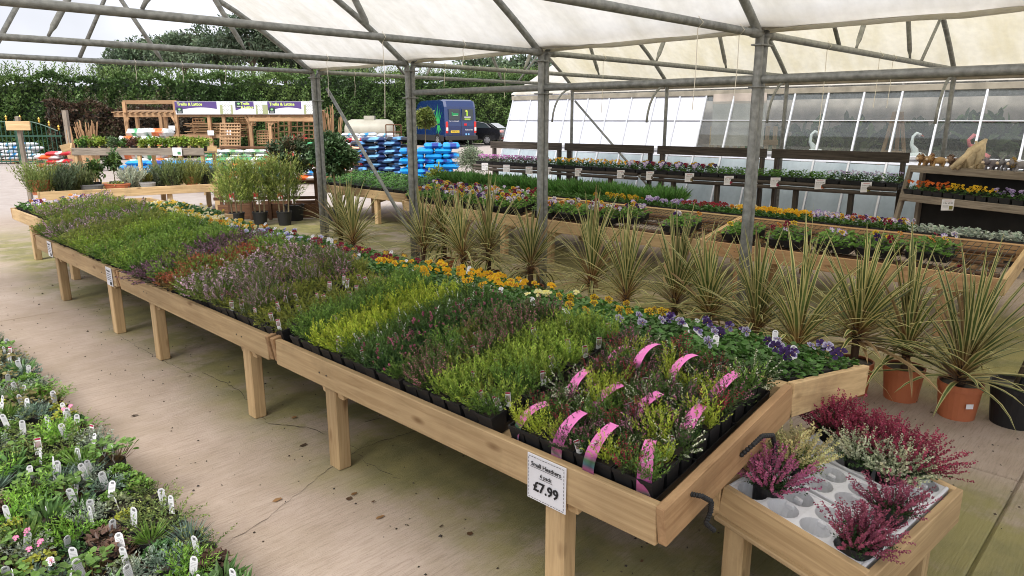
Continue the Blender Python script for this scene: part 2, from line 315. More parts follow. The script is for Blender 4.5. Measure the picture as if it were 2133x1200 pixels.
def crack(pts, w0=.005):
    P = [at(x, y, 0) for x, y in pts]; Q = [P[0]]
    for a_, c_ in zip(P[:-1], P[1:]):
        n_ = max(2, int(np.linalg.norm(c_-a_)/.035))
        for k in range(1, n_+1): Q.append(a_+(c_-a_)*k/n_+np.array([rng.normal(0, .006), rng.normal(0, .006), 0]))
    V = []; F = []
    for k, q in enumerate(Q):
        w_ = w0*rnd(.35, 1)*(0.3 if k in (0, len(Q)-1) else 1); V += [(q[0]-w_*.35, q[1]-w_*.5, .003), (q[0]+w_*.35, q[1]+w_*.5, .003)]
        if k: F.append((2*k-2, 2*k-1, 2*k+1, 2*k))
    b_ = MB(); b_.add(V, F); b_.build('crack', 'crack_dark', ground)
crack([(470, 1135), (540, 1090), (600, 1045), (675, 985), (745, 937), (800, 918), (870, 898), (900, 880)])
crack([(745, 937), (715, 924)], .005); crack([(745, 940), (765, 965), (800, 985), (830, 1000)], .005)
crack([(420, 775), (500, 815), (560, 885), (640, 890), (675, 905)], .007)
crack([(250, 700), (320, 742), (420, 790)], .005)
for x, y, l in [(900, 870, .10), (760, 880, .14)]: crack([(x, y), (x+l*200, y-l*60)], .016)
crumbs = MB()
n_c = 1800; cx_c = np.concatenate([rng.uniform(.85, 3.6, n_c//2), rng.uniform(3.3, 6., n_c//2)]); cy_c = np.concatenate([rng.uniform(.2, 8.5, n_c//2), rng.uniform(.1, 8., n_c//2)]); s_c = rng.uniform(.0012, .0055, n_c)*(1+.8*(rng.uniform(0, 1, n_c) > .96)); a_c = rng.uniform(0, 6.28, n_c)
Pc = np.stack([cx_c, cy_c, np.full(n_c, .0015)], 1); ex = np.stack([np.cos(a_c)*s_c, np.sin(a_c)*s_c, np.zeros(n_c)], 1); ey = np.stack([-np.sin(a_c)*s_c, np.cos(a_c)*s_c, np.zeros(n_c)], 1)*rng.uniform(.4, 1, (n_c, 1)); tz = np.stack([np.zeros(n_c)]*2+[s_c*1.1], 1)
Vc = np.stack([Pc-ex-ey, Pc+ex-ey, Pc+ex+ey, Pc-ex+ey, Pc+tz], 1).reshape(-1, 3); bc = np.arange(n_c)[:, None]*5
crumbs.add(Vc, np.concatenate([bc+np.array(t) for t in ((0, 1, 4), (1, 2, 4), (2, 3, 4), (3, 0, 4))]), np.repeat(np.array([(.035, .025, .017), (.06, .04, .025), (.12, .09, .06)])[rng.integers(0, 3, n_c)], 5, 0)); crumbs.build('compost_crumbs', 'leaf', label='scattered crumbs of compost and grit on the concrete', cat='compost', kind='stuff')
leaf_litter = []
for k in range(15):
    p = at(rnd(250, 1350), rnd(780, 1190), 0); 
    if not (0.85 < p[0] < 3.3): continue
    b_ = MB(); a_ = rnd(0, 6); r_ = rnd(.006, .018); z_ = .004
    V = [(r_*math.cos(a_+t)*(1 if k % 2 else 1.5), r_*math.sin(a_+t)*.7, rnd(0, .006)) for t in (0, 1.2, 2.4, 3.6, 5)]
    b_.add(V, [tuple(range(5))], random.choice([(.10, .055, .03), (.06, .04, .025), (.22, .12, .05)]))
    leaf_litter.append(b_.build('dead_leaf', 'leaf', loc=(p[0], p[1], .004), label='small dry brown leaf lying on the concrete floor', cat='leaf', group='dead leaves on the concrete'))
# ================================================================== CANOPY
HY = [8.57, 6.57, 4.567, 2.46, .4, -1.6]
can = thing('canopy', 'grey pipe framed canopy with two white fabric roof bays on posts', 'canopy', (5.1, 2.5, 0))
CI = Matrix.Translation((-5.1, -2.5, 0))
def cb(mb, name, mat, **k): return mb.build(name, mat, can, loc=(-5.1, -2.5, 0), **k)
def arch_profile(x0, x1, z0=2.22, rise=1.2, n=18, flat_=.07):
    P = []
    for k in range(n+1):
        u = k/n; x = x0+(x1-x0)*(.5-.5*math.cos(u*math.pi)*(1)); t = (x-x0)/(x1-x0); s_ = abs(2*t-1)
        P.append((x, z0+rise*(1-s_**1.75)))
    return P
B1 = arch_profile(-.24, 5.06); B2 = arch_profile(5.14, 10.36, 2.2, 1.17)
for Y in HY:
    b_ = MB(); b_.tube([(-.24, Y, 0)]+[(x, Y, z) for x, z in B1]+[(5.066, Y, 2.1), (5.066, Y, 1), (5.066, Y, 0)], .031, 10); cb(b_, 'arch_hoop', 'galvanised', smooth=True)
    b_ = MB(); b_.tube([(5.132, Y, 0), (5.132, Y, 1), (5.132, Y, 2.1)]+[(x, Y, z) for x, z in B2]+[(10.36, Y, 2), (10.36, Y, 0)], [.031]*3+[.029]*(len(B2)+2), 10); cb(b_, 'arch_hoop', 'galvanised', smooth=True)
    for x0, x1 in ((-.24, 5.06), (5.14, 10.36)):
        b_ = MB(); b_.tube([(x0, Y, 2.235), (x0+.12, Y, 2.235), (x0+.14, Y, 2.235), (x1-.14, Y, 2.235), (x1-.12, Y, 2.235), (x1, Y, 2.235)], [.034, .034, .027, .027, .034, .034], 10); cb(b_, 'tie_bar', 'galvanised', smooth=True)
        cx_ = (x0+x1)/2; pr_ = B1 if x0 < 0 else B2
        for sgn in (-1, 1):
            b_ = MB(); f_ = np.array([cx_+sgn*.79, Y, 2.262]); tp_ = np.array([cx_+sgn*.14, Y, 3.36]); u_ = (tp_-f_)/np.linalg.norm(tp_-f_)
            b_.tube([f_, f_+u_*.05, f_+u_*.09, tp_], [.012, .014, .024, .024], 8); cb(b_, 'strut', 'galvanised', smooth=True)
            b_ = MB(); f_ = np.array([cx_+sgn*1.2, Y, 2.262]); xt = cx_+sgn*1.75; zt = np.interp(xt, [p[0] for p in pr_], [p[1] for p in pr_])
            if Y in (8.57, 2.46) and x0 > 0: b_.tube([f_, (xt, Y, zt)], .018, 8); cb(b_, 'strut', 'galvanised', smooth=True)
    for x_ in (5.1,):
        b_ = MB(); b_.box((x_, Y, 1.87), (.17, .085, .012), ch=.002); cb(b_, 'clamp', 'galvanised'); b_ = MB(); b_.box((x_, Y, 2.16), (.17, .085, .012), ch=.002); cb(b_, 'clamp', 'galvanised')
b_ = MB(); b_.tube([(2.37, 8.57, 2.26), (2.75, 8.57, 3.0), (2.95, 8.57, 3.4)], .02, 8); cb(b_, 'strut', 'galvanised', smooth=True)
for p0, p1, r_ in [((5.1, 6.5, 1.925), (5.1, -1.6, 1.925), .032), ((5.16, 8.4, 2.02), (5.16, 6.75, .33), .022), ((10.36, 8.5, 1.95), (10.36, 6.6, .3), .02), ((2.41, 8.57, 3.41), (2.41, -1.6, 3.41), .026), ((7.75, 8.57, 3.36), (7.75, -1.6, 3.36), .026)]:
    b_ = MB(); b_.tube([p0, tuple((np.array(p0)+np.array(p1))/2), p1], r_, 10); cb(b_, 'cross_bar' if r_ > .024 else 'brace', 'galvanised', smooth=True)
for Y in HY[:4]:                      # curved knee braces on the far posts
    b_ = MB(); b_.tube([(10.36-.55*math.cos(t), Y+.0, 1.55+.62*math.sin(t)) for t in np.linspace(0.05, 1.5, 7)], .018, 8); cb(b_, 'knee_brace', 'galvanised', smooth=True)
for x_, z_, w_ in ((5.1, 2.30, .19), (10.42, 2.13, .17)):
    b_ = MB(); y0, y1 = 8.62, -2.2
    for zz, ww, hh in ((z_, w_*.72, .035), (z_+.05, w_, .06), (z_+.10, w_*1.08, .03)): b_.box((x_, (y0+y1)/2, zz), (ww, y0-y1, hh), ch=.006)
    cb(b_, 'gutter', 'gutter_metal')
def roof(P, y0, y1, mat, ny=44):
    b_ = MB(); V = []; m_ = len(P)
    for j in range(ny+1):
        y = y0+(y1-y0)*j/ny
        for i, (x, z) in enumerate(P):
            sag = 0
            for a_, c_ in zip(HY[:-1], HY[1:]):
                if c_ <= y <= a_: sag = -.05*math.sin((y-c_)/(a_-c_)*math.pi)
            e_ = min(i, m_-1-i); V.append((x, y, z+.045+sag*min(1, e_/3)+.008*math.sin(7*y+3*x)*min(1, e_/2)+rng.normal(0, .002)))
    F = np.array([(j*m_+i, j*m_+i+1, (j+1)*m_+i+1, (j+1)*m_+i) for j in range(ny) for i in range(m_-1)])
    b_.add(V, F); cb(b_, 'roof_sheet', mat, smooth=True)
def dense(P, k=3):
    xs = np.array([p[0] for p in P]); zs = np.array([p[1] for p in P]); t = np.linspace(0, len(P)-1, (len(P)-1)*k+1); return list(zip(np.interp(t, range(len(P)), xs), np.interp(t, range(len(P)), zs)))
roof(dense(B1, 2), 8.6, -3, 'roof_white'); roof(dense(B2, 2), 8.6, -3, 'roof_cream')
for px, py, X, L_ in [(1325, 128, None, .45), (1180, 0, None, 1.0), (1000, 100, None, .2)]: pass
for x_, Y, L_ in [(3.4, 8.57, .16), (3.9, 8.57, .12), (2.9, 8.57, .14), (3.3, 4.567, .55), (4.1, 4.567, .13), (4.75, 2.46, .42), (4.2, 2.46, .5), (6.0, 4.567, .5), (6.6, 6.57, .3), (6.3, 2.46, .7), (7.6, 2.46, .45), (8.0, 2.46, .45), (4.05, 6.57, .34), (5.6, 6.57, .2), (6.2, 8.57, .15), (5.7, 8.57, .25)]:
    b_ = MB(); b_.tube([(x_, Y, 2.275), (x_+.004, Y-.035, 2.235), (x_, Y, 2.2), (x_+.006, Y, 2.2-L_*.5), (x_-.004, Y+.004, 2.2-L_)], .0028, 5); cb(b_, 'string', 'string')
# ================================================================== GREENHOUSE
gh = thing('greenhouse', 'long greenhouse with sloping white panels at left and clear panes at right', 'greenhouse', (11.3, 4, 0))
def gb(mb, name, mat, **k): return mb.build(name, mat, gh, loc=(-11.3, -4, 0), **k)
YE = 11.63
def wp(w_, y, off=0.): return np.array([12-.7*(1-w_)-off, y, 2.12*w_])
ys = [YE-.543*k for k in range(0, 28)]
for k in range(len(ys)-1):
    y0, y1 = ys[k]-.018, ys[k+1]+.018
    clear = k >= 9
    for a_, c_, mt in ((.515, .755, 'glass' if clear else 'panel_white'), (.765, .97, 'glass' if clear else 'panel_white'), (.02, .455, 'panel_blue'), (.46, .505, 'panel_white')):
        b_ = MB(); P = [wp(a_, y0), wp(a_, y1), wp(c_, y1), wp(c_, y0)]; o_ = np.array([.012, 0, -.004])
        b_.add([*P, *[p+o_ for p in P]], [(0, 1, 2, 3), (7, 6, 5, 4), (0, 4, 5, 1), (1, 5, 6, 2), (2, 6, 7, 3), (3, 7, 4, 0)])
        gb(b_, 'pane' if mt == 'glass' else 'panel', mt)
for k, y in enumerate(ys):
    b_ = MB(); b_.beam(wp(0, y, .01), wp(.99, y, .01), .03, .04, (1, 0, 0)); gb(b_, 'glazing_bar', 'alu')
for w_, h_ in ((.51, .05), (.76, .016), (.985, .09), (.012, .06)):
    b_ = MB(); b_.beam(wp(w_, YE+.04, .022), wp(w_, ys[-1], .022), .05 if h_ > .02 else .02, h_, ch=.004); gb(b_, 'rail', 'alu' if w_ < .9 else 'gutter_metal')
RZ = [(12.0, 2.16), (14.6, 3.45), (17.2, 2.16)]
for (x0, z0), (x1, z1) in zip(RZ[:-1], RZ[1:]):
    b_ = MB(); b_.add([(x0, YE+.1, z0), (x0, ys[-1], z0), (x1, ys[-1], z1), (x1, YE+.1, z1), (x0, YE+.1, z0+.03), (x0, ys[-1], z0+.03), (x1, ys[-1], z1+.03), (x1, YE+.1, z1+.03)], [(3, 2, 1, 0), (4, 5, 6, 7), (0, 1, 5, 4), (1, 2, 6, 5), (2, 3, 7, 6), (3, 0, 4, 7)]); gb(b_, 'roof_sheet', 'roof_white')
b_ = MB(); b_.add([(11.3, YE, 0), (17.9, YE, 0), (17.2, YE, 2.15), (14.6, YE, 3.44), (12, YE, 2.15), (11.3, YE-.02, 0), (17.9, YE-.02, 0), (17.2, YE-.02, 2.15), (14.6, YE-.02, 3.44), (12, YE-.02, 2.15)], [(0, 1, 2, 3, 4), (9, 8, 7, 6, 5), (0, 5, 6, 1), (1, 6, 7, 2), (2, 7, 8, 3), (3, 8, 9, 4), (4, 9, 5, 0)]); gb(b_, 'gable', 'panel_white')
b_ = MB(); b_.box((17.5, 3, 1.05), (.1, 17, 2.1)); gb(b_, 'back_wall', 'brick_wall')
for x_, z_ in ((13.2, 2.25), (15.2, 2.1)):
    b_ = MB(); b_.box((x_, 2.5, z_), (.12, 17, .14)); gb(b_, 'interior_beam', 'galv_light')
for y in np.arange(-3, 11, 1.09):
    b_ = MB(); b_.beam((12.1, y, 2.12), (14.6, y, 3.38), .04, .05); b_.beam((14.6, y, 3.38), (17.1, y, 2.12), .04, .05); b_.beam((12.1, y, 2.12), (17.1, y, 2.12), .04, .04); gb(b_, 'rafter', 'galv_light')
b_ = MB(); b_.box((11.95, 6.1, 1.62), (.02, 1.0, .9), col=(.33, .2, .13)); gb(b_, 'inner_screen', 'brick_wall')
# ================================================================== PLANT LIBRARY
def unit(A): return A/(np.linalg.norm(A, axis=-1, keepdims=True)+1e-9)
def jit(col, n, v=.25): return np.clip(np.array(col)[None]*(1+rng.uniform(-v, v, (n, 1)))*(1+rng.uniform(-.07, .07, (n, 3))), 0, 1)
def leaves(mb, P, D, L, W, C, flat_=None, fold=.15, R=None):
    """one kite-shaped leaf per row: base P, direction D, length L, width W, colour C"""
    n = len(P); L = np.broadcast_to(np.asarray(L, float), (n,))[:, None]; W = np.broadcast_to(np.asarray(W, float), (n,))[:, None]
    if R is None: R = rng.normal(size=(n, 3)) if flat_ is None else np.array([0, 0, 1.])+rng.normal(0, flat_, (n, 3))
    Sd = unit(np.cross(D, R)); Nn = np.cross(Sd, D)
    a = P+D*L*.45+Sd*W*.5+Nn*W*fold; b = P+D*L*.45-Sd*W*.5+Nn*W*fold; t = P+D*L
    V = np.stack([P, a, t, b], 1).reshape(-1, 3); F = np.arange(4*n).reshape(n, 4)
    return mb.add(V, F, np.repeat(C, 4, 0))
def oval_leaves(mb, P, D, L, W, C, flat_=.4):
    """rounder leaf: two quads folded on the midrib"""
    n = len(P); L = np.broadcast_to(np.asarray(L, float), (n,))[:, None]; W = np.broadcast_to(np.asarray(W, float), (n,))[:, None]
    R = np.array([0, 0, 1.])+rng.normal(0, flat_, (n, 3)); Sd = unit(np.cross(D, R)); Nn = np.cross(Sd, D); up = Nn*W*.12
    V = np.stack([P, P+D*L*.35+Sd*W*.5+up, P+D*L*.8+Sd*W*.38+up, P+D*L, P+D*L*.8-Sd*W*.38+up, P+D*L*.35-Sd*W*.5+up], 1).reshape(-1, 3)
    b = np.arange(n)[:, None]*6; F = np.concatenate([b+np.array([0, 1, 2, 3]), b+np.array([0, 3, 4, 5])]); return mb.add(V, F, np.repeat(C, 6, 0))
def sprigs(n, r0, tilt, h, hv=.3, seed_up=0.):
    a = rng.uniform(0, 2*math.pi, n); q = np.sqrt(rng.uniform(0, 1, n)); P = np.stack([np.cos(a)*q*r0, np.sin(a)*q*r0, np.zeros(n)], 1)
    ti = q*tilt+rng.normal(0, .12, n); a2 = a+rng.normal(0, .4, n)
    D = np.stack([np.cos(a2)*np.sin(ti), np.sin(a2)*np.sin(ti), np.cos(ti)], 1); L = h*(1+rng.uniform(-hv, hv, n)); return P, D, L
def needles(mb, P, D, L, m, nl, nw, col, u0=.12, u1=1., ang=.75, vary=.25, tipcol=None, bend=None):
    """needle leaves set along each stem"""
    n = len(P); u = np.linspace(u0, u1, m)
    U = np.repeat(u[None], n, 0)+rng.uniform(-.03, .03, (n, m)); dr = np.zeros((n, m, 3)) if bend is None else bend*(U**2)[..., None]*np.array([0, 0, -1.])*L[:, None, None]
    B = P[:, None]+D[:, None]*(U*L[:, None])[..., None]+dr; B = B.reshape(-1, 3); Dr = np.repeat(D, m, 0)
    o = unit(np.cross(Dr, rng.normal(size=Dr.shape))); d = unit(Dr*math.cos(ang)+o*math.sin(ang))
    sv = np.repeat(rng.uniform(1-vary*1.5, 1+vary*1.5, (n, 1))*(1+rng.uniform(-.08, .08, (n, 3))), m, 0)
    C = np.clip(np.array(col)[None]*sv*rng.uniform(.88, 1.12, (len(B), 1)), 0, 1)
    if tipcol is not None: f = np.clip((U.reshape(-1, 1)-.5)/.5, 0, 1); C = C*(1-f)+np.clip(np.array(tipcol)[None]*sv*rng.uniform(.88, 1.12, (len(B), 1)), 0, 1)*f
    leaves(mb, B, d, nl*rng.uniform(.7, 1.2, len(B)), nw, C)
def stems(mb, P, D, L, w_, col):
    n = len(P); leaves(mb, P, D, L, w_, jit(col, n, .2))
GREEN = {'lime': (.26, .33, .035), 'yellow': (.36, .38, .035), 'green': (.075, .14, .028), 'deep': (.035, .085, .022), 'olive': (.16, .19, .035), 'rust': (.26, .075, .03), 'brown': (.13, .10, .04), 'grey': (.16, .18, .12), 'sage': (.30, .36, .22)}
def heather(green, tip=None, flower=None, h=.11, tilt=.6, n=30, m=10, fl=.5, fn=.6, nl=.019, nw=.0055, fs=.0085):
    fo = MB(); P, D, L = sprigs(n, .030, tilt, h)
    needles(fo, P, D, L, m, nl, nw, green, tipcol=tip, ang=.6); needles(fo, P, D, L, m, nl, nw, green, tipcol=tip, u0=.2, ang=.6)
    P2, D2, L2 = sprigs(n, .034, tilt*1.2, h*.62); needles(fo, P2, D2, L2, 7, nl, nw*1.2, green, ang=.6)
    fm = None
    if flower is not None:
        fm = MB(); k = rng.uniform(0, 1, n) < fn
        if k.sum() == 0: k[0] = True
        for _ in range(2): needles(fm, P[k], D[k], L[k]*1.06, 10, fs, fs*.82, flower, u0=1-fl, ang=1.0, vary=.3)
    return fo, fm
HK = {}
def reg(key, nvar, **kw):
    HK[key] = []
    for v in range(nvar):
        fo, fm = heather(**kw); HK[key].append((fo, fm, fo.mesh('foliage', 'leaf'), fm.mesh('flowers', 'petal') if fm else None))
reg('lime', 4, green=(.16, .25, .035), tip=(.31, .41, .06), h=.115)
reg('yellow', 3, green=(.24, .33, .03), tip=(.40, .46, .05), h=.12)
reg('green', 3, green=(.085, .165, .03), tip=(.16, .27, .045), h=.125)
reg('deep', 3, green=GREEN['deep'], tip=(.08, .15, .035), flower=(.42, .12, .2), h=.12, fl=.12, fn=.18)
reg('white', 3, green=GREEN['green'], flower=(.72, .72, .62), h=.13, fl=.3, fn=.12)
reg('pinkbrown', 3, green=(.085, .135, .035), flower=(.36, .15, .18), h=.125, fl=.5, fn=.5)
reg('lilac', 3, green=(.13, .17, .045), flower=(.44, .27, .36), h=.135, fl=.45, fn=.5)
reg('rust', 3, green=(.16, .10, .035), tip=(.28, .06, .03), h=.115)
reg('purple', 2, green=(.09, .085, .05), flower=(.28, .13, .22), h=.09, tilt=1.25, n=18, fl=.5, fn=.6)
reg('sparse', 2, green=GREEN['olive'], tip=(.24, .26, .04), h=.085, n=20, tilt=1.1)
reg('olive', 3, green=GREEN['olive'], tip=(.22, .23, .05), h=.13)
reg('redspike', 2, green=(.06, .10, .03), flower=(.30, .03, .06), h=.13, fl=.6, fn=.75, tilt=.6)
reg('bud', 2, green=(.06, .10, .03), flower=(.42, .17, .26), h=.12, fl=.6, fn=.6, tilt=.9)
reg('cream', 2, green=(.07, .12, .03), flower=(.70, .70, .55), h=.12, fl=.5, fn=.45, tilt=.9)
reg('limespike', 2, green=(.30, .37, .04), tip=(.38, .45, .06), h=.135, tilt=.5, n=26)
# square pot (black plastic, soil inside) and small pot variants
def square_pot(s=.082, h=.085, taper=.78):
    b_ = MB(); a = s/2; c = a*taper; K = (.012, .012, .013); SO = (.028, .02, .014)
    V = [(-c, -c, 0), (c, -c, 0), (c, c, 0), (-c, c, 0)]+[(x*a, y*a, z) for z in (h-.014, ) for x, y in ((-.94, -.94), (.94, -.94), (.94, .94), (-.94, .94))]
    V += [(x*a, y*a, h-.014) for x, y in ((-1, -1), (1, -1), (1, 1), (-1, 1))]+[(x*a, y*a, h) for x, y in ((-1, -1), (1, -1), (1, 1), (-1, 1))]+[(x*a*.9, y*a*.9, h) for x, y in ((-1, -1), (1, -1), (1, 1), (-1, 1))]+[(x*a*.88, y*a*.88, h-.012) for x, y in ((-1, -1), (1, -1), (1, 1), (-1, 1))]
    F = [(3, 2, 1, 0)]
    for r_ in range(5): F += [(r_*4+k, r_*4+(k+1) % 4, r_*4+4+(k+1) % 4, r_*4+4+k) for k in range(4)]
    b_.add(V, F, K); b_.add([(x*a*.89, y*a*.89, h-.011) for x, y in ((-1, -1), (1, -1), (1, 1), (-1, 1))], [(0, 1, 2, 3)], SO); return b_
POT_MB = square_pot(); POT = POT_MB.mesh('pot', 'mixed')
def round_pot(r, h, col, taper=.76, rim=.02, n=20):
    b_ = MB(); SO = (.028, .02, .014)
    b_.lathe([(r*taper, 0), (r*.955, h-rim), (r, h-rim), (r*1.0, h), (r*.93, h), (r*.91, h-.018), (.001, h-.016)], n, cols=[col]*5+[SO, SO]); return b_
def plant_label(w_=.022, h_=.06, band=(.33, .02, .06), pic=True):
    b_ = MB(); t = .0008
    b_.add([(-w_/2, -t, 0), (w_/2, -t, 0), (w_/2, t, 0), (-w_/2, t, 0), (-w_/2, -t, h_), (w_/2, -t, h_), (w_/2, t, h_), (-w_/2, t, h_)], [(0, 1, 5, 4), (1, 2, 6, 5), (2, 3, 7, 6), (3, 0, 4, 7), (4, 5, 6, 7)], (.62, .62, .62))
    if pic:
        for y in (-t-.0006, t+.0006):
            q = [(-w_*.46, h_*.88), (w_*.46, h_*.88), (w_*.46, h_*.99), (-w_*.46, h_*.99)]; b_.add([(x, y, z) for x, z in q], [(0, 1, 2, 3) if y < 0 else (3, 2, 1, 0)], band)
            q = [(-w_*.4, h_*.42), (w_*.4, h_*.42), (w_*.4, h_*.8), (-w_*.4, h_*.8)]; b_.add([(x, y, z) for x, z in q], [(0, 1, 2, 3) if y < 0 else (3, 2, 1, 0)], np.array([(.30, .18, .20), (.12, .16, .06), (.40, .28, .30), (.2, .22, .12)]))
    return b_
TAG_MB = plant_label(); TAG = TAG_MB.mesh('plant_label', 'mixed')
def white_label(w_=.026, h_=.075):
    b_ = MB(); t = .0007; o = [(-w_/2, 0), (w_/2, 0), (w_/2, h_*.86), (w_*.3, h_*.97), (0, h_), (-w_*.3, h_*.97), (-w_/2, h_*.86)]; n = len(o)
    b_.add([(x, -t, z) for x, z in o]+[(x, t, z) for x, z in o], [tuple(range(n)), tuple(range(2*n-1, n-1, -1))]+[(k, k+n, (k+1) % n+n, (k+1) % n) for k in range(n)], (.60, .60, .62))
    for k in range(5): b_.add([(-w_*.2+k*w_*.09, -t-.0005, h_*.80), (-w_*.2+k*w_*.09+w_*.05, -t-.0005, h_*.80), (-w_*.2+k*w_*.09+w_*.05, -t-.0005, h_*.92), (-w_*.2+k*w_*.09, -t-.0005, h_*.92)], [(0, 1, 2, 3)], (.05, .05, .05))
    for k in range(4): z = h_*(.70-.07*k); b_.add([(-w_*.36, -t-.0005, z), (w_*.36, -t-.0005, z), (w_*.36, -t-.0005, z+.0014), (-w_*.36, -t-.0005, z+.0014)], [(0, 1, 2, 3)], (.35, .35, .36))
    return b_
WTAG = white_label().mesh('plant_label', 'mixed')
def pansy_flower(mb, c, nrm, s_, main, blotch, eye=(.75, .5, .05), top=None):
    nrm = np.array(nrm, float); nrm /= np.linalg.norm(nrm); u = np.cross(nrm, (.0, 0, 1)); 
    if np.linalg.norm(u) < .05: u = np.array([1., 0, 0])
    u /= np.linalg.norm(u); v = np.cross(u, nrm); v = -v if v[2] < 0 else v
    c = np.array(c, float)
    def pt(a, r, d): return c+(u*math.cos(a)+v*math.sin(a))*r*s_+nrm*d*s_
    for a, ln, wd, d, cl in ((1.05, .55, .62, -.10, top or main), (2.09, .55, .62, -.10, top or main), (.15, .52, .55, .0, main), (3.0, .52, .55, 0, main), (-1.57, .56, .78, .06, main)):
        V = [c+nrm*(d*.5+.03)*s_, pt(a-wd*.9, ln*.55, d), pt(a-wd*.62, ln*.95, d+.05), pt(a, ln*1.04, d+.03), pt(a+wd*.62, ln*.95, d+.05), pt(a+wd*.9, ln*.55, d), pt(a, ln*.5, d+.03)]
        C = np.array([blotch, main if cl is main else cl, cl, cl, cl, cl, blotch], float)
        mb.add(V, [(0, 1, 2, 6), (6, 2, 3), (6, 3, 4), (0, 6, 4, 5)], C)
    mb.add([pt(t, .07, .10) for t in (0, 2.1, 4.2)], [(0, 1, 2)], eye)
PAL = {'purple': [((.36, .33, .60), (.05, .02, .10), (.05, .02, .12)), ((.55, .53, .68), (.06, .02, .12), None), ((.05, .02, .12), (.02, .01, .04), None)],
       'yellowblotch': [((.75, .50, .02), (.05, .015, .01), None), ((.78, .58, .03), (.06, .02, .02), (.72, .42, .02))],
       'cream': [((.78, .74, .28), (.7, .6, .15), None), ((.80, .76, .42), (.7, .62, .2), None)],
       'yellow': [((.78, .48, .01), (.6, .25, .01), None), ((.80, .55, .02), (.35, .08, .01), None)],
       'maroon': [((.22, .01, .03), (.05, .005, .01), None), ((.30, .015, .05), (.06, .01, .02), None), ((.10, .01, .03), (.75, .5, .05), (.06, .005, .02))],
       'blue': [((.25, .24, .60), (.06, .04, .2), (.6, .6, .75)), ((.68, .68, .76), (.2, .18, .5), None), ((.30, .02, .03), (.05, .01, .01), None)],
       'orange': [((.72, .30, .02), (.2, .05, .01), None), ((.78, .55, .05), (.5, .2, .02), None), ((.75, .72, .55), (.6, .45, .1), None)],
       'whiteyellow': [((.75, .74, .66), (.7, .55, .1), None), ((.75, .55, .06), (.5, .25, .02), None)],
       'mixed': [((.78, .55, .03), (.05, .02, .02), None), ((.06, .02, .16), (.02, .01, .04), None), ((.25, .01, .04), (.06, .005, .02), None), ((.78, .77, .74), (.08, .03, .2), None), ((.75, .30, .04), (.1, .03, .02), None), ((.28, .16, .50), (.7, .68, .72), None)],
       'lilac': [((.48, .40, .66), (.15, .08, .3), (.6, .55, .72))], 'red': [((.32, .02, .04), (.06, .01, .01), None)], 'white': [((.8, .8, .78), (.7, .68, .5), None)]}
def bed_foliage(lx, ly, n, col, hz=.05, L=.026, W=.02, up=.55):
    fo = MB(); P = np.stack([rng.uniform(-lx/2, lx/2, n), rng.uniform(-ly/2, ly/2, n), rng.uniform(0, hz, n)], 1)
    P[:, 2] *= (1-.55*(np.abs(P[:, 0])/(lx/2))**4)*(1-.55*(np.abs(P[:, 1])/(ly/2))**4); P[:, 2] += .008*np.sin(P[:, 0]*60)*np.cos(P[:, 1]*55)
    a = rng.uniform(0, 2*math.pi, n); z = rng.uniform(-.1, up, n); D = unit(np.stack([np.cos(a), np.sin(a), z], 1))
    oval_leaves(fo, P, D, L*rng.uniform(.65, 1.2, n), W*rng.uniform(.7, 1.15, n), jit(col, n, .28)); return fo
def bed_flowers(lx, ly, n, pal, s_=.04, hz=.06):
    fm = MB()
    for k in range(n):
        m_, bl, tp = random.choice(PAL[pal]); th = rnd(0, 2*math.pi)
        nr = np.array([-.75+rnd(-.5, .5), -.75+rnd(-.5, .5), rnd(.15, 1.1)])
        pansy_flower(fm, (rnd(-lx/2, lx/2), rnd(-ly/2, ly/2), hz+rnd(-.04, .03)), nr, s_*rnd(.8, 1.15), m_, bl, top=tp)
    return fm
def pack_tray(lx, ly, h=.055, nx=3, ny=2):
    b_ = MB(); K = (.012, .012, .013)
    for i in range(nx):
        for j in range(ny):
            cx_ = (i-(nx-1)/2)*lx/nx; cy_ = (j-(ny-1)/2)*ly/ny; a, c = lx/nx/2*.97, ly/ny/2*.97
            V = [(cx_+x*a*.85, cy_+y*c*.85, 0) for x, y in ((-1, -1), (1, -1), (1, 1), (-1, 1))]+[(cx_+x*a, cy_+y*c, h) for x, y in ((-1, -1), (1, -1), (1, 1), (-1, 1))]
            b_.add(V, [(3, 2, 1, 0), (4, 5, 6, 7)]+[(k, (k+1) % 4, 4+(k+1) % 4, 4+k) for k in range(4)], K)
    b_.add([(-lx/2, -ly/2, h-.006), (lx/2, -ly/2, h-.006), (lx/2, ly/2, h-.006), (-lx/2, ly/2, h-.006)], [(0, 1, 2, 3)], K); return b_
FLW = {}
def flower_meshes(pal):
    if pal not in FLW:
        FLW[pal] = []
        for m_, bl, tp in PAL[pal]:
            for _ in range(2):
                f_ = MB(); pansy_flower(f_, (0, 0, 0), (-.62+rnd(-.25, .25), -.62+rnd(-.25, .25), rnd(.35, .9)), 1., tuple(np.clip(np.array(m_)*rnd(.85, 1.1), 0, 1)), bl, top=tp); FLW[pal].append(f_.mesh('flower', 'petal'))
    return FLW[pal]
PK = {}
def pack_mesh(pal, var, lx=.235, ly=.285, n=300, nf=9, fol=(.075, .17, .035), s_=.042, L=.032, hz=.055):
    """(tray mesh, foliage mesh, flower spec)"""
    key = (pal, var)
    if key not in PK: PK[key] = (pack_tray(lx, ly).mesh('tray', 'mixed'), bed_foliage(lx*1.06, ly*1.04, n, fol, L=L, W=L*.78, hz=hz).mesh('foliage', 'leaf'), (pal, nf, s_, lx, ly, hz))
    return PK[key]
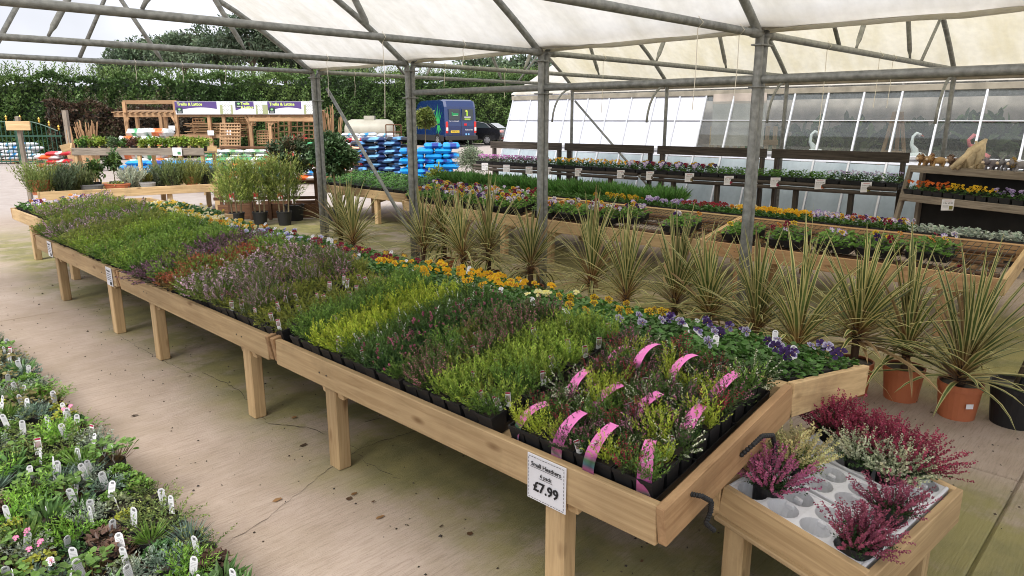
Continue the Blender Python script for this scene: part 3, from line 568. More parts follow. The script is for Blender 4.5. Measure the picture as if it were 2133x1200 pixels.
def put_pack(meshes, loc, rot, label, group, name='pansy_pack', cat='pansies', sc=1, nf=None):
    t_ = thing(name, label, cat, loc, 0, group, rot); t_.scale = (sc, sc, sc) if np.isscalar(sc) else sc
    inst(meshes[0], 'tray', t_); inst(meshes[1], 'foliage', t_, (0, 0, .05), (0, 0, random.choice([0, math.pi])))
    fs = meshes[2]
    if isinstance(fs, tuple):
        pal, n_, s_, lx, ly, hz = fs; n_ = n_ if nf is None else nf; cx_, cy_ = rnd(-lx*.25, lx*.25), rnd(-ly*.25, ly*.25)
        for _ in range(max(0, int(round(n_*rnd(.6, 1.3))))):
            x, y = (rnd(-lx/2, lx/2), rnd(-ly/2, ly/2)) if rnd(0, 1) < .5 else (max(-lx/2, min(lx/2, cx_+rng.normal(0, lx*.16))), max(-ly/2, min(ly/2, cy_+rng.normal(0, ly*.16))))
            inst(random.choice(flower_meshes(pal)), 'flower', t_, (x, y, .052+hz+rnd(-.004, .022)), (rnd(-.35, .35), rnd(-.35, .35)-rot[1], rnd(-.6, .6)-rot[2]), s_*rnd(.75, 1.15))
    elif fs: inst(fs, 'flowers', t_, (0, 0, .055), kind='stuff')
    return t_
# cordyline
def cordyline(n, Lmax, seed, droop=.55, tmax=1.7):
    b_ = MB(); r_ = np.random.default_rng(seed)
    for k in range(n):
        u = k/n; tilt = (u**1.1)*tmax*(1-.12*r_.random())+r_.normal(0, .09); az = k*2.399+r_.normal(0, .25); L_ = Lmax*(.62+.46*r_.random())*(1-.18*u); w_ = .0255*(.75+.5*r_.random())
        m_ = 6; s_ = np.linspace(0, 1, m_+1); th = tilt+droop*(s_**1.6)*(.12+u*1.9)*(.6+.8*r_.random())
        ds = L_/m_; x = np.concatenate([[0], np.cumsum(np.sin((th[1:]+th[:-1])/2)*ds)]); z = np.concatenate([[0], np.cumsum(np.cos((th[1:]+th[:-1])/2)*ds)])
        ca, sa = math.cos(az), math.sin(az); C3 = np.stack([x*ca, x*sa, z-.10*u], 1); sd = np.array([-sa, ca, 0]); ww = w_*np.array([.55, .8, 1, .95, .75, .45, .04]); nr = np.stack([-np.cos(th)*ca, -np.cos(th)*sa, np.sin(th)], 1)
        col_g = np.array([.10, .142, .042])*(.75+.5*r_.random()); col_y = np.array([.56, .50, .22])*(.8+.35*r_.random()); base = np.array([.36, .13, .06]); brown = r_.random() < .07
        if brown: col_g = np.array([.24, .16, .08]); col_y = np.array([.34, .24, .12])
        for lo, hi, cc in ((-.5, -.27, col_y), (-.27, .24, col_g), (.24, .5, col_y)):
            A = C3+sd*(ww*lo)[:, None]+nr*(abs(lo)*ww*.35)[:, None]; B = C3+sd*(ww*hi)[:, None]+nr*(abs(hi)*ww*.35)[:, None]
            f = np.clip(1-s_/.3, 0, 1)[:, None]*.85; Cc = cc*(1-f)+base*f
            V = np.empty((2*(m_+1), 3)); V[0::2] = A; V[1::2] = B; CC = np.repeat(Cc, 2, 0); i = np.arange(m_)*2
            b_.add(V, np.stack([i, i+1, i+3, i+2], 1), CC)
    return b_
# generic leafy crown: clumps of leaves in an ellipsoid
def crown(rx, ry, rz, n, L, W, cols, clumps=24, c=(0, 0, 0), shell=.55, oval=False, vary=.3, csz=.42):
    b_ = MB(); d = unit(rng.normal(size=(clumps, 3))); q = (shell+(1-shell)*rng.uniform(0, 1, clumps))[:, None]*rng.uniform(.8, 1.05, (clumps, 1)); CC = d*q*np.array([rx, ry, rz])*(1-csz*.5)
    per = n//clumps
    for k in range(clumps):
        P = CC[k]+unit(rng.normal(size=(per, 3)))*(rng.uniform(0, 1, (per, 1))**.5)*np.array([rx, ry, rz])*csz
        D = unit(unit(P/np.array([rx, ry, rz]))*.7+rng.normal(size=(per, 3))*.8); col = np.array(cols[k % len(cols)])*rng.uniform(.75, 1.25)
        (oval_leaves if oval else leaves)(b_, P+np.array(c), D, L*rng.uniform(.6, 1.3, per), W*rng.uniform(.7, 1.2, per), jit(col, per, vary))
    return b_
# ================================================================== A-FRAME DISPLAY BENCHES
HALF, RISE = .83, .147; SL = math.atan2(RISE, HALF); RH = .132
def aframe(X0, z0, Y0, Y1, label, legs, front='new_pine', end='sawn_pine', name='display_bench', deck=.055, mesh=False, mids=True, rise=None):
    RISE = globals()['RISE'] if rise is None else rise; SL = math.atan2(RISE, HALF)
    t_ = thing(name, label, 'bench', (X0+HALF, (Y0+Y1)/2, 0)); off = (-(X0+HALF), -(Y0+Y1)/2, 0)
    def pb(b_, nm, mt): return b_.build(nm, mt, t_, loc=off)
    zr = z0+RISE
    for nm, x, z in (('front_rail', X0+.016, z0), ('ridge_rail', X0+HALF-.018, zr-.004), ('ridge_rail', X0+HALF+.018, zr-.004), ('back_rail', X0+2*HALF-.016, z0)):
        b_ = MB(); b_.beam((x, Y0, z-RH/2), (x, Y1, z-RH/2), .032, RH, ch=.003); pb(b_, nm, front)
    for y in (Y0+.0165, Y1-.0165):
        for s_ in (0, 1):
            xa, xb = (X0-.002, X0+HALF-.002) if s_ == 0 else (X0+HALF+.002, X0+2*HALF+.002); za, zb = (z0, zr) if s_ == 0 else (zr, z0)
            b_ = MB(); yo = -.034 if y < (Y0+Y1)/2 else .034
            b_.beam((xa, y+yo, za-RH/2+.006), (xb, y+yo, zb-RH/2+.006), .03, RH, ch=.003); pb(b_, 'end_board', end if s_ == 0 else front)
    for s_ in (0, 1):
        for k in range(3 if mesh else 6):
            n_ = 3 if mesh else 6; u = (k+.5)/n_; x = X0+.04+(HALF-.08)*u; x = x if s_ == 0 else 2*(X0+HALF)-x; z = z0+RISE*((x-X0)/HALF if s_ == 0 else (2*HALF-(x-X0))/HALF)-(deck if s_ == 0 else .05)-.012
            b_ = MB(); b_.beam((x, Y0+.04, z), (x, Y1-.04, z), (HALF-.08)/n_*(.26 if mesh else .86), .02, (-math.sin(SL)*(1 if s_ == 0 else -1), 0, math.cos(SL))); pb(b_, 'deck_slat', front if not mesh else 'brown_wood')
    for y in legs:
        for x, zt in ((X0+.065, z0-.10), (X0+2*HALF-.065, z0-.10)) + (((X0+HALF, zr-.12),) if mids else ()):
            b_ = MB(); b_.beam((x, y, 0), (x, y, zt), .07, .085, (0, 1, 0), ch=.005); pb(b_, 'leg', front)
        for dy in (-.03, .03):
            b_ = MB(); b_.tube([(X0-.002, y+dy, z0-.05-abs(dy)*.6), (X0+.01, y+dy, z0-.05-abs(dy)*.6)], .0045, 8); pb(b_, 'screw', 'black_trim')
        for dy in (-.066, .066):
            for s_ in (0, 1):
                xa, xb = (X0+.04, X0+HALF-.04) if s_ == 0 else (X0+HALF+.04, X0+2*HALF-.04); o_ = -.15
                za, zb = (z0+o_, zr+o_) if s_ == 0 else (zr+o_, z0+o_)
                b_ = MB(); b_.beam((xa, y+dy, za), (xb, y+dy, zb), .045, .085, ch=.004); pb(b_, 'joist', front)
    return t_
XF, ZF = 1.609, .56
aframe(XF, ZF, .985, 3.245, 'pale pine sloping plant bench nearest the camera with the price card', [1.40, 2.80])
aframe(XF, ZF, 3.335, 5.585, 'middle pale pine sloping bench of the long heather row', [3.66, 5.07])
aframe(XF, ZF, 5.675, 7.955, 'third pale pine sloping bench along the heather row', [5.97, 7.44])
aframe(1.93, .56, 8.06, 10.55, 'far pine bench set back at the end of the heather row', [8.36, 9.88], rise=.03)
SL4 = math.atan2(.03, HALF)
def on4(s_, y, h=0.): return (1.965+s_, y, .505+s_*.036+h)
def onslope(s_, y, h=0., X0=XF, z0=ZF, deck=.055):       # front slope, s from the front rail
    return (X0+.035+s_*math.cos(SL)-h*math.sin(SL), y, z0-deck+(.035/HALF)*RISE+s_*math.sin(SL)+h*math.cos(SL))
def offslope(s_, y, h=0., X0=XF, z0=ZF, deck=.05):       # far slope, s from the ridge
    return (X0+HALF+.035+s_*math.cos(SL)+h*math.sin(SL), y, z0+RISE-deck-(.035/HALF)*RISE-s_*math.sin(SL)+h*math.cos(SL))
# price card on the near rail
pc = thing('price_card', 'white dashed card reading Small Heathers 6 pack £7.99 on the bench rail', 'price card', (XF-.006, 1.405, .475), 0)
b_ = MB(); b_.box((0, 0, 0), (.003, .17, .166), ch=.001); b_.build('card', 'paper', pc)
RC = (math.radians(90), 0, math.radians(-90)); tx = -.0045
text('Small Heathers', .0215, 'ink', pc, (tx, 0, .05), RC, bold=.0002); text('6 pack', .019, 'ink', pc, (tx, 0, .016), RC, bold=.0002); text('£7.99', .05, 'ink', pc, (tx, 0, -.029), RC, bold=.0013)
b_ = MB()
for z in (.0415, .0075):
    hw = .07 if z > .02 else .03; b_.quad((tx, -hw, z-.003), (tx, hw, z-.003), (tx, hw, z-.0015), (tx, -hw, z-.0015))
for k in range(13):
    for z in (.075, -.075):
        y = -.078+k*.0122; b_.quad((tx, y, z-.001), (tx, y+.008, z-.001), (tx, y+.008, z+.001), (tx, y, z+.001))
for k in range(11):
    for y in (-.078, .078):
        z = -.070+k*.0132; b_.quad((tx, y-.001, z), (tx, y+.001, z), (tx, y+.001, z+.008), (tx, y-.001, z+.008))
b_.build('printed_lines', 'ink', pc)
for y, lb in ((5.80, 'small white price notice on the third heather bench rail near its join'), (7.45, 'small white price notice near the far end of the heather bench rail'), ):
    t_ = thing('price_card', lb, 'price card', (XF-.006, y, .49)); b_ = MB(); b_.box((0, 0, 0), (.003, .13, .14), ch=.001); b_.build('card', 'paper', t_)
    text('Heathers', .022, 'ink', t_, (tx, 0, .045), RC); b_ = MB()
    for k in range(4): b_.quad((tx, -.05, .02-k*.015), (tx, .05, .02-k*.015), (tx, .05, .024-k*.015), (tx, -.05, .024-k*.015))
    b_.quad((tx, -.05, -.06), (tx, -.015, -.06), (tx, -.015, -.035), (tx, -.05, -.035)); b_.build('printed_lines', 'ink', t_)
# ------------------------------------------------------------------ heathers
tray_mb = MB(); tl, tw, th_ = .272, .355, .032
V = [(x*tl/2*.97, y*tw/2*.97, 0) for x, y in ((-1, -1), (1, -1), (1, 1), (-1, 1))]+[(x*tl/2, y*tw/2, th_) for x, y in ((-1, -1), (1, -1), (1, 1), (-1, 1))]+[(x*tl/2*.955, y*tw/2*.965, th_) for x, y in ((-1, -1), (1, -1), (1, 1), (-1, 1))]+[(x*tl/2*.94, y*tw/2*.95, .006) for x, y in ((-1, -1), (1, -1), (1, 1), (-1, 1))]
tray_mb.add(V, [(3, 2, 1, 0), (12, 13, 14, 15)]+[(r*4+k, r*4+(k+1) % 4, r*4+4+(k+1) % 4, r*4+4+k) for r in range(3) for k in range(4)])
TRAY = tray_mb.mesh('carry_tray', 'black_plastic')
y = 1.70+.18
while y < 7.9:
    for i in range(3):
        if 3.22 < y < 3.36 or 5.55 < y < 5.7: pass
        inst(TRAY, 'carry_tray', None, onslope(.137+.275*i-.012, y, .002), (0, -SL, 0), label=f'black tray of heather pots, {ORD[int((y-1.8)/.362)]} from the near end, {["front", "middle", "ridge"][i]} column', cat='tray', group='black carry trays on the heather bench')
    y += .362
BANDS = [(1.66, 2.06, 'lime', 'lime green heather', 'lime'), (2.06, 2.34, 'pinkbrown', 'brownish pink heather', 'brown pink'), (2.34, 2.52, 'deep', 'dark heather with pink heads', 'dark green'), (2.52, 2.72, 'white', 'white spiked green heather', 'white spiked'),
         (2.72, 2.92, 'yellow', 'yellow green heather', 'yellow'), (2.92, 3.24, 'green', 'mid green heather', 'plain green'), (3.24, 3.62, 'sparse', 'low olive heather', 'sparse tagged'), (3.62, 4.0, 'mixlilac', 'mixed pink heather', 'pale pink'),
         (4.0, 4.45, 'lilac', 'lilac heather', 'lilac'), (4.45, 4.8, 'rust', '', ''), (4.8, 5.25, 'purple', '', ''), (5.25, 6.2, 'green', '', ''), (6.2, 6.6, 'lime', '', ''), (6.6, 7.1, 'olive', '', ''), (7.1, 7.5, 'lilac', '', ''), (7.5, 7.9, 'olive', '', '')]
spots = []
for y in np.arange(1.735, 7.9, .09):
    for i in range(9):
        for lo, hi, k, lb, bn in BANDS:
            if lo <= y < hi: spots.append((i, y, k, f'{lb}, {ORD[i]} from the front rail, {ORD[int((y-lo)/.0899)]} {bn} row')); break
# keep rows ordered from the camera outwards; first ones are individuals
spots.sort(key=lambda q: q[1]); n_ind = 0
FAR = MB(); LOD = {}
def lod(k, v):
    if (k, v) not in LOD:
        kw = {'lime': dict(green=(.13, .22, .03), tip=(.26, .36, .05)), 'yellow': dict(green=GREEN['yellow']), 'green': dict(green=(.095, .18, .03), tip=(.19, .30, .05)), 'white': dict(green=GREEN['green'], flower=(.72, .72, .62), fl=.25, fn=.3), 'lilac': dict(green=(.13, .17, .045), flower=(.55, .36, .48), fl=.5, fn=.6, h=.145),
              'rust': dict(green=(.17, .12, .04), tip=(.34, .09, .045)), 'purple': dict(green=(.09, .085, .05), flower=(.28, .13, .22), tilt=1.2), 'olive': dict(green=(.14, .20, .04), tip=(.25, .29, .06)), 'sparse': dict(green=GREEN['olive'])}[k]
        fo, fm = heather(**{**dict(h=.13, n=22, m=7, nl=.026, nw=.009, fs=.0135), **kw}); 
        if fm: fo.merge(fm)
        fo2 = MB(); fo2.merge(fo, np.array(Matrix.Translation((0, 0, .074)))); fo2.merge(POT_MB)
        if v == 0: fo2.merge(TAG_MB, np.array(Matrix.Translation((.012, .02, .125)) @ Matrix.Rotation(rnd(-1.2, -.4), 4, 'Z') @ Matrix.Rotation(-.5, 4, 'X')))
        LOD[(k, v)] = fo2
    return LOD[(k, v)]
def put_heather(key, loc, rz, label, group, tagp=.3, sc=1., psc=1.):
    v = random.choice(HK[key]); t_ = thing('potted_heather', label, 'heather', loc, 0, group, (0, -SL, 0)); t_.scale = (psc, psc, psc)
    a_ = sc*rnd(.55, .85); a_ = (a_*rnd(1., 1.15), a_*rnd(1., 1.15), a_); r_ = (rnd(-.08, .08), SL*.7+rnd(-.08, .08), rz)
    inst(POT, 'pot', t_); inst(v[2], 'foliage', t_, (0, 0, .074), r_, a_)
    if v[3]: inst(v[3], 'flowers', t_, (0, 0, .074), r_, a_, kind='stuff')
    if rnd(0, 1) < tagp: inst(TAG, 'plant_label', t_, (rnd(-.035, .03), rnd(-.035, .03), .078), (rnd(-.35, .2), rnd(-.2, .2), math.radians(-45)+rnd(-.7, .7)))
    return t_
GRP = 'heathers in black pots on the sloping bench'
TAGP = {'lime': .22, 'sparse': .6, 'purple': .6, 'mixlilac': .35, 'rust': .5, 'lilac': .2, 'green': .05, 'yellow': .05, 'white': .12, 'deep': .08, 'pinkbrown': .12}
for i, y, k, lb in spots:
    if rnd(0, 1) < (.22 if k == 'sparse' else .03): continue
    kk = random.choice(['lilac', 'lilac', 'sparse', 'bud', 'olive']) if k == 'mixlilac' else k
    if rnd(0, 1) < {'lime': .25, 'rust': .45, 'lilac': .35, 'olive': .3, 'purple': .3, 'pinkbrown': .3, 'green': .12}.get(k, .0): kk = random.choice(['olive', 'green', 'green', 'sparse'] if k != 'green' else ['olive', 'lime'])
    p = onslope(.045+.0905*i+rnd(-.006, .006), y+rnd(-.006, .006), .008)
    if n_ind < 228:
        put_heather(kk, p, rnd(0, 6.3), lb, GRP, TAGP.get(k, .1)); n_ind += 1
    else:
        kf = kk if kk in ('lime', 'yellow', 'green', 'white', 'lilac', 'rust', 'purple', 'olive', 'sparse') else 'lilac'
        M_ = Matrix.Translation(p) @ Matrix.Rotation(-SL, 4, 'Y') @ Matrix.Rotation(rnd(0, 6.3), 4, 'Z') @ Matrix.Diagonal((.98, .98, rnd(.6, .88), 1))
        FAR.merge(lod(kf, random.choice([0, 1, 2] if k not in ('purple', 'sparse', 'rust', 'green', 'lime') else [0, 0, 1, 2])), np.array(M_))
for y in np.arange(8.2, 9.75, .1):       # set-back bench at the far end
    for i in range(8):
        if (y > 9.3 and i < 5): continue
        kf = 'lilac' if rnd(0, 1) < (.55 if i < 3 or y > 9.6 else .3) else random.choice(['olive', 'lime', 'green', 'olive'])
        p = on4(.045+.1*i+rnd(-.01, .01), y+rnd(-.01, .01), .008)
        FAR.merge(lod(kf, random.choice([1, 2])), np.array(Matrix.Translation(p) @ Matrix.Rotation(-SL, 4, 'Y') @ Matrix.Rotation(rnd(0, 6.3), 4, 'Z') @ Matrix.Diagonal((1.1, 1.1, rnd(.75, 1.0), 1))))
FAR.build('distant_heathers', 'leaf', label='dense mixed heathers filling the far half of the long bench row', cat='heathers', kind='stuff')
# six-plant carriers with arched pink labels
def pink_label():
    b_ = MB(); n_ = 14; V = []; C = []; w_ = .046
    path = []
    for k in range(n_+1):
        u = k/n_
        if u < .12: x, z = -.128, .0+u/.12*.03
        else: a = (u-.12)/.88*1.75; x = -.128+.125*(1-math.cos(a)); z = .03+.115*math.sin(a)
        path.append((x, z, u))
    for x, z, u in path:
        ww = w_*(1 if u < .5 else 1.0-.45*(u-.5)); pk = np.array([.78, .20, .52]); ph = np.array(random.choice([(.34, .07, .22), (.05, .11, .05), (.04, .09, .11), (.16, .15, .13), (.22, .05, .12)]))
        c_ = pk*.8 if u < .14 else (ph if u < .5 else pk)
        for f in (-.5, -.17, .17, .5):
            V.append((x, f*ww, z)); C.append(np.clip(c_*(rng.uniform(.55, 1.5) if .14 <= u < .5 else 1), 0, 1))
    F = [(k*4+j, k*4+j+1, k*4+5+j, k*4+4+j) for k in range(n_) for j in range(3)]; b_.add(V, F, np.array(C)); return b_
PINK = [pink_label().mesh('handle_label', 'mixed') for _ in range(3)]
car = MB(); car.merge(tray_mb, np.array(Matrix.Diagonal((.98, .435, .8, 1)))); CAR = car.mesh('tray', 'black_plastic')
CG = 'pink handled six packs of heather'
POSN = ['front', 'middle', 'ridge']
for i in range(3):
    for j in range(4):
        y = 1.10+.150*j; s0 = .145+.256*i-.012
        t_ = thing('heather_carrier', f'pink handled six pot carrier, {ORD[j]} from the bench end, in the {POSN[i]} row', 'plant carrier', onslope(s0, y, .004), 0, CG, (0, -SL, 0))
        inst(CAR, 'tray', t_); pl = inst(random.choice(PINK), 'handle_label', t_, (-.006, rnd(-.012, .012), .012), (rnd(-.22, .22), rnd(-.12, .12), rnd(-.45, .45)), (rnd(.9, 1.05), 1, rnd(.8, 1.1)))
        text('Heathers', .014, 'white_paint', pl, (-.078, 0, .1315), (0, math.radians(-32), math.radians(-90)), ext=.0002)
        kinds = [['bud', 'limespike', 'redspike', 'cream', 'limespike', 'green'], ['redspike', 'limespike', 'bud', 'deep', 'bud', 'cream'], ['bud', 'redspike', 'limespike', 'bud', 'green', 'cream']][(i+j) % 3]; random.shuffle(kinds)
        for a in range(3):
            for c in range(2):
                k = kinds[a*2+c]
                nm = {'bud': 'pink budded', 'limespike': 'upright lime green', 'redspike': 'crimson spiked', 'cream': 'cream flowered', 'green': 'mid green', 'deep': 'dark green'}[k]
                put_heather(k, onslope(s0+(a-1)*.083, y+(c-.5)*.0725, .01), rnd(0, 6.3), f'{nm} heather in the {ORD[j]} {POSN[i]} row carrier, {["lower", "middle", "upper"][a]} {["right", "left"][c]} pot', 'heathers in the pink handled packs', .12 if c else .3, .98, .9)
# ------------------------------------------------------------------ pansy packs on the far slope
PB = [(.98, 1.95, 'purple', 'purple and lilac'), (1.95, 2.45, 'yellowblotch', 'yellow black blotched'), (2.45, 2.8, 'cream', 'pale cream'), (2.8, 4.05, 'yellow', 'golden yellow'), (4.05, 4.3, 'maroon', 'dark maroon and gold'), (4.3, 5.2, 'maroon', 'dark red'), (5.2, 5.9, 'blue', 'blue and white'), (5.9, 6.6, 'orange', 'orange'), (6.6, 7.9, 'whiteyellow', 'white and yellow')]
cols_ = ['ridge row', 'middle row', 'outer row']; y = 1.135; cnt = {}
while y < 7.85:
    for lo, hi, pal, lb in PB:
        if lo <= y < hi: break
    for i in range(3):
        near = y < 2.2; nf = {'purple': 6, 'yellowblotch': 4, 'cream': 5, 'yellow': 9, 'maroon': 6, 'blue': 6, 'orange': 10, 'whiteyellow': 12}[pal]
        mm = pack_mesh(pal, i if pal in ('purple', 'yellowblotch', 'yellow') else i % 2, nf=nf if i else max(1, nf//3), s_=.046 if y < 5.5 else .044); cnt[(pal, i)] = cnt.get((pal, i), 0)+1
        o_ = put_pack(mm, offslope(.115+.248*i, y, .004), (0, SL, random.choice([0, math.pi])*0+rnd(-.02, .02)), f'tray of {lb} pansies, {ORD[int((y-1.1)/.2925)]} from the near end, {cols_[i]}', 'pansy trays on the far slope of the heather bench')
        if rnd(0, 1) < .5: inst(WTAG, 'plant_label', o_, (rnd(-.08, .08), rnd(-.1, .1), .085), (rnd(-1.3, -.7), 0, math.radians(-45)+rnd(-.4, .4)))
    y += .2925
for i in range(3):
    for y in (8.25, 8.55, 8.85, 9.15, 9.45): put_pack(pack_mesh('whiteyellow', 3, nf=5), (2.81+.12+.248*i, y, .525-.036*(.1+.248*i)), (0, SL4, 0), f'white pansies on the set back bench, {ORD[int((y-8.2)/.3)]} in the {cols_[i]}', 'pansy trays at the far end of the bench row')
for k, (s_, y, nm) in enumerate([(.16, 10.35, 'nearest the bench corner'), (.18, 10.02, 'second from the bench corner'), (.62, 10.38, 'at the middle of its end'), (.66, 10.05, 'beside the lilac heathers')]):
    put_pack(pack_mesh('mixed', 7, nf=12, s_=.042), on4(s_, y, .01), (0, -SL4, .1), f'tray of mixed pansies {nm} on the set back bench', 'mixed pansy trays on the set back bench', sc=1.15)
# ================================================================== ALPINE BENCH
ab = thing('alpine_bench', 'low wooden bench at lower left covered with labelled alpine pots', 'bench', (.4, 3.4, 0))
for x in (.80, -.62):
    b_ = MB(); b_.beam((x, .6, .19), (x, 7.0, .19), .03, .08); b_.build('rail', 'brown_wood', ab, loc=(-.4, -3.4, 0))
for k in range(9):
    b_ = MB(); b_.beam((-.52+k*.157, .6, .165), (-.52+k*.157, 7.0, .165), .12, .02); b_.build('deck_slat', 'brown_wood', ab, loc=(-.4, -3.4, 0))
for x in (-.5, .68):
    for y in (1., 2.6, 4.2, 5.8): b_ = MB(); b_.beam((x, y, 0), (x, y, .155), .07, .07, (0, 1, 0)); b_.build('leg', 'brown_wood', ab, loc=(-.4, -3.4, 0))
AP = round_pot(.046, .085, (.012, .012, .013), n=12).mesh('pot', 'mixed')
ALP = []
def alp(desc, f): ALP.append((desc, f().mesh('foliage', 'leaf')))
def tuft(col, n, L, W, tilt, flat_=None):
    b_ = MB(); P, D, Ls = sprigs(n, .03, tilt, L); leaves(b_, P, D, Ls, W, jit(col, n, .25)); return b_
def mat_(col, n, L, W, r=.05, hz=.04):
    b_ = MB(); a = rng.uniform(0, 6.28, n); q = np.sqrt(rng.uniform(0, 1, n))*r; P = np.stack([np.cos(a)*q, np.sin(a)*q, hz*(1-(q/r)**2)*rng.uniform(.3, 1, n)], 1); D = unit(np.stack([np.cos(a)*.6+rng.normal(0, .5, n), np.sin(a)*.6+rng.normal(0, .5, n), rng.uniform(.0, .7, n)], 1)); oval_leaves(b_, P, D, L*rng.uniform(.6, 1.2, n), W*rng.uniform(.7, 1.1, n), jit(col, n, .3)); return b_
def needle_mound(col, tip, n=30, h=.06, tilt=1.1, nl=.012): b_ = MB(); P, D, L = sprigs(n, .035, tilt, h); needles(b_, P, D, L, 9, nl, .005, col, tipcol=tip); needles(b_, P, D, L, 9, nl, .005, col, tipcol=tip); return b_
def stalked(col, n, L, hz):
    b_ = MB(); P, D, Ls = sprigs(n, .03, 1.0, hz); T = P+D*Ls[:, None]; stems(b_, P, D, Ls, .003, (.12, .08, .03)); a = rng.uniform(0, 6.28, n); D2 = unit(np.stack([np.cos(a), np.sin(a), rng.uniform(-.1, .35, n)], 1)); oval_leaves(b_, T-D2*L*.5, D2, L*rng.uniform(.7, 1.2, n), L*.95, jit(col, n, .3), .3); return b_
alp('fresh green mat forming', lambda: mat_((.11, .21, .03), 260, .015, .010))
alp('dark green mat forming', lambda: mat_((.045, .11, .03), 260, .014, .009))
alp('grey green rosette', lambda: needle_mound((.11, .17, .125), (.17, .24, .18), 26, .05, 1.2, .02))
alp('silvery grey', lambda: needle_mound((.20, .24, .18), (.28, .32, .24), 44, .06, 1.0, .010))
alp('blue grey grassy', lambda: tuft((.10, .15, .115), 130, .065, .0035, 1.1))
alp('bright green grassy', lambda: tuft((.11, .20, .035), 110, .075, .006, 1.1))
alp('reddish lobed leaved', lambda: stalked((.15, .13, .045), 44, .022, .06))
alp('broad green leaved', lambda: stalked((.10, .19, .035), 50, .024, .065))
alp('yellow green', lambda: mat_((.30, .32, .04), 170, .015, .010, .048, .045))
alp('trailing olive', lambda: needle_mound((.12, .17, .05), (.2, .24, .07), 30, .08, 1.3))
alp('bushy bright green', lambda: needle_mound((.12, .26, .03), (.20, .36, .05), 34, .09, .9, .02))
alp('purplish brown', lambda: mat_((.12, .07, .05), 130, .022, .014))
alp('pale variegated', lambda: mat_((.22, .26, .13), 240, .010, .008, .05, .05))
alp('large green rosette', lambda: tuft((.09, .17, .05), 44, .06, .015, 1.25))
pinkf = MB()
for k in range(3): a = rnd(0, 6.3); r_ = rnd(.0, .04); pansy_flower(pinkf, (r_*math.cos(a), r_*math.sin(a), rnd(.06, .1)), (-.6+rnd(-.4, .4), -.6, .8), .018, (.62, .16, .34), (.7, .3, .45))
pinkfm = pinkf.mesh('flowers', 'petal'); whitef = MB()
for k in range(3): a = rnd(0, 6.3); r_ = rnd(.0, .04); pansy_flower(whitef, (r_*math.cos(a), r_*math.sin(a), rnd(.06, .12)), (-.6+rnd(-.4, .4), -.6, .8), .02, (.8, .78, .8), (.4, .1, .2))
whitefm = whitef.mesh('flowers', 'petal')
def proj(p):
    v = np.array(p)-CP; z = v @ FW; return 1066.5+FPX*(v @ RT)/z, 600-FPX*(v @ UP)/z, z
na = 0
for y in np.arange(1.5, 6.4, .098):
    for i in range(14):
        x = .765-.098*i+rnd(-.008, .008); yy = y+rnd(-.008, .008); px, py, pz = proj((x, yy, .26))
        if pz < .3 or px < -70 or py > 1290: continue
        k = random.choice([0, 1, 1, 1, 0, 2, 9, 9, 7, 7, 6, 10, 13, 13, 5, 8, 3, 4, 11, 12]) if rnd(0, 1) < .7 else (int((x*3+9+int(yy/.3)*5)) % len(ALP)); ds, me = ALP[k]
        fl = rnd(0, 1); nm = ds+(' pink flowered alpine' if fl < .035 else ' white flowered alpine' if fl > .97 else ' alpine')
        edge = ' at the bench edge' if i == 0 else ' on the low bench'
        if rnd(0, 1) < .035: continue
        t_ = thing('potted_alpine', f'{nm}, {ORD[i]} from the low bench edge, {ORD[int((y-1.49)/.098)]} row back', 'alpine', (x, yy, .178), 0, 'alpines in small pots on the low bench'); inst(AP, 'pot', t_)
        s_ = rnd(.85, 1.15); inst(me, 'foliage', t_, (0, 0, .072), (rnd(-.12, .12), rnd(-.12, .12), rnd(0, 6.3)), (s_, s_, s_*rnd(.8, 1.15)))
        if fl < .035: inst(pinkfm, 'flowers', t_, (0, 0, .075), kind='stuff')
        elif fl > .97: inst(whitefm, 'flowers', t_, (0, 0, .075), kind='stuff')
        if rnd(0, 1) < .55: inst(WTAG, 'plant_label', t_, (rnd(-.03, .03), rnd(-.03, .03), .078), (rnd(-.3, .25), rnd(-.2, .2), math.radians(-45)+rnd(-.9, 1.2)), rnd(.8, 1.1))
        elif rnd(0, 1) < .12: inst(TAG, 'plant_label', t_, (0, 0, .08), (-.2, 0, -.8+rnd(-.5, .5)), 1.2)
        na += 1
# ================================================================== SMALL BENCH WITH POLYSTYRENE TRAYS
SBA, SBU, SBV = np.array([2.015, .527, .37]), np.array([.72, -.057, 0]), np.array([.051, .484, .07]); s2 = math.atan2(.07, .487); SBR = math.atan2(-.057, .72)
def sb(u, v, h=0.):   # u across X 0..1, v from low (front, y small) to high
    return SBA+SBU*u+SBV*v+h*np.array([-.1*math.sin(s2), -math.sin(s2), math.cos(s2)])
def sbi(px, py):      # tray plane from image column and row
    n_ = np.cross(SBU, SBV); d = ray(px, py); q = CP+d*(((SBA-CP) @ n_)/(d @ n_))-SBA; return q @ SBU/(SBU @ SBU), q @ SBV/(SBV @ SBV)
sbt = thing('small_bench', 'small tilted pine bench holding white polystyrene trays of heathers', 'bench', (2.39, .72, 0)); so_ = (-2.39, -.72, 0)
def spb(b_, nm, mt='new_pine'): return b_.build(nm, mt, sbt, loc=so_)
dz = np.array([0, 0, -.065])
for nm, a, c in (('side_rail', sb(0, 0), sb(0, 1)), ('side_rail', sb(1, 0), sb(1, 1)), ('end_board', sb(-.02, -.03), sb(1.02, -.03)), ('end_board', sb(-.02, 1.03), sb(1.02, 1.03))):
    b_ = MB(); b_.beam(a+dz, c+dz, .028, .13, ch=.003); spb(b_, nm)
for k in range(6):
    b_ = MB(); b_.beam(sb(.02+.192*k*.98, .02, -.115), sb(.02+.192*k*.98, .98, -.115), .1, .018); spb(b_, 'deck_slat')
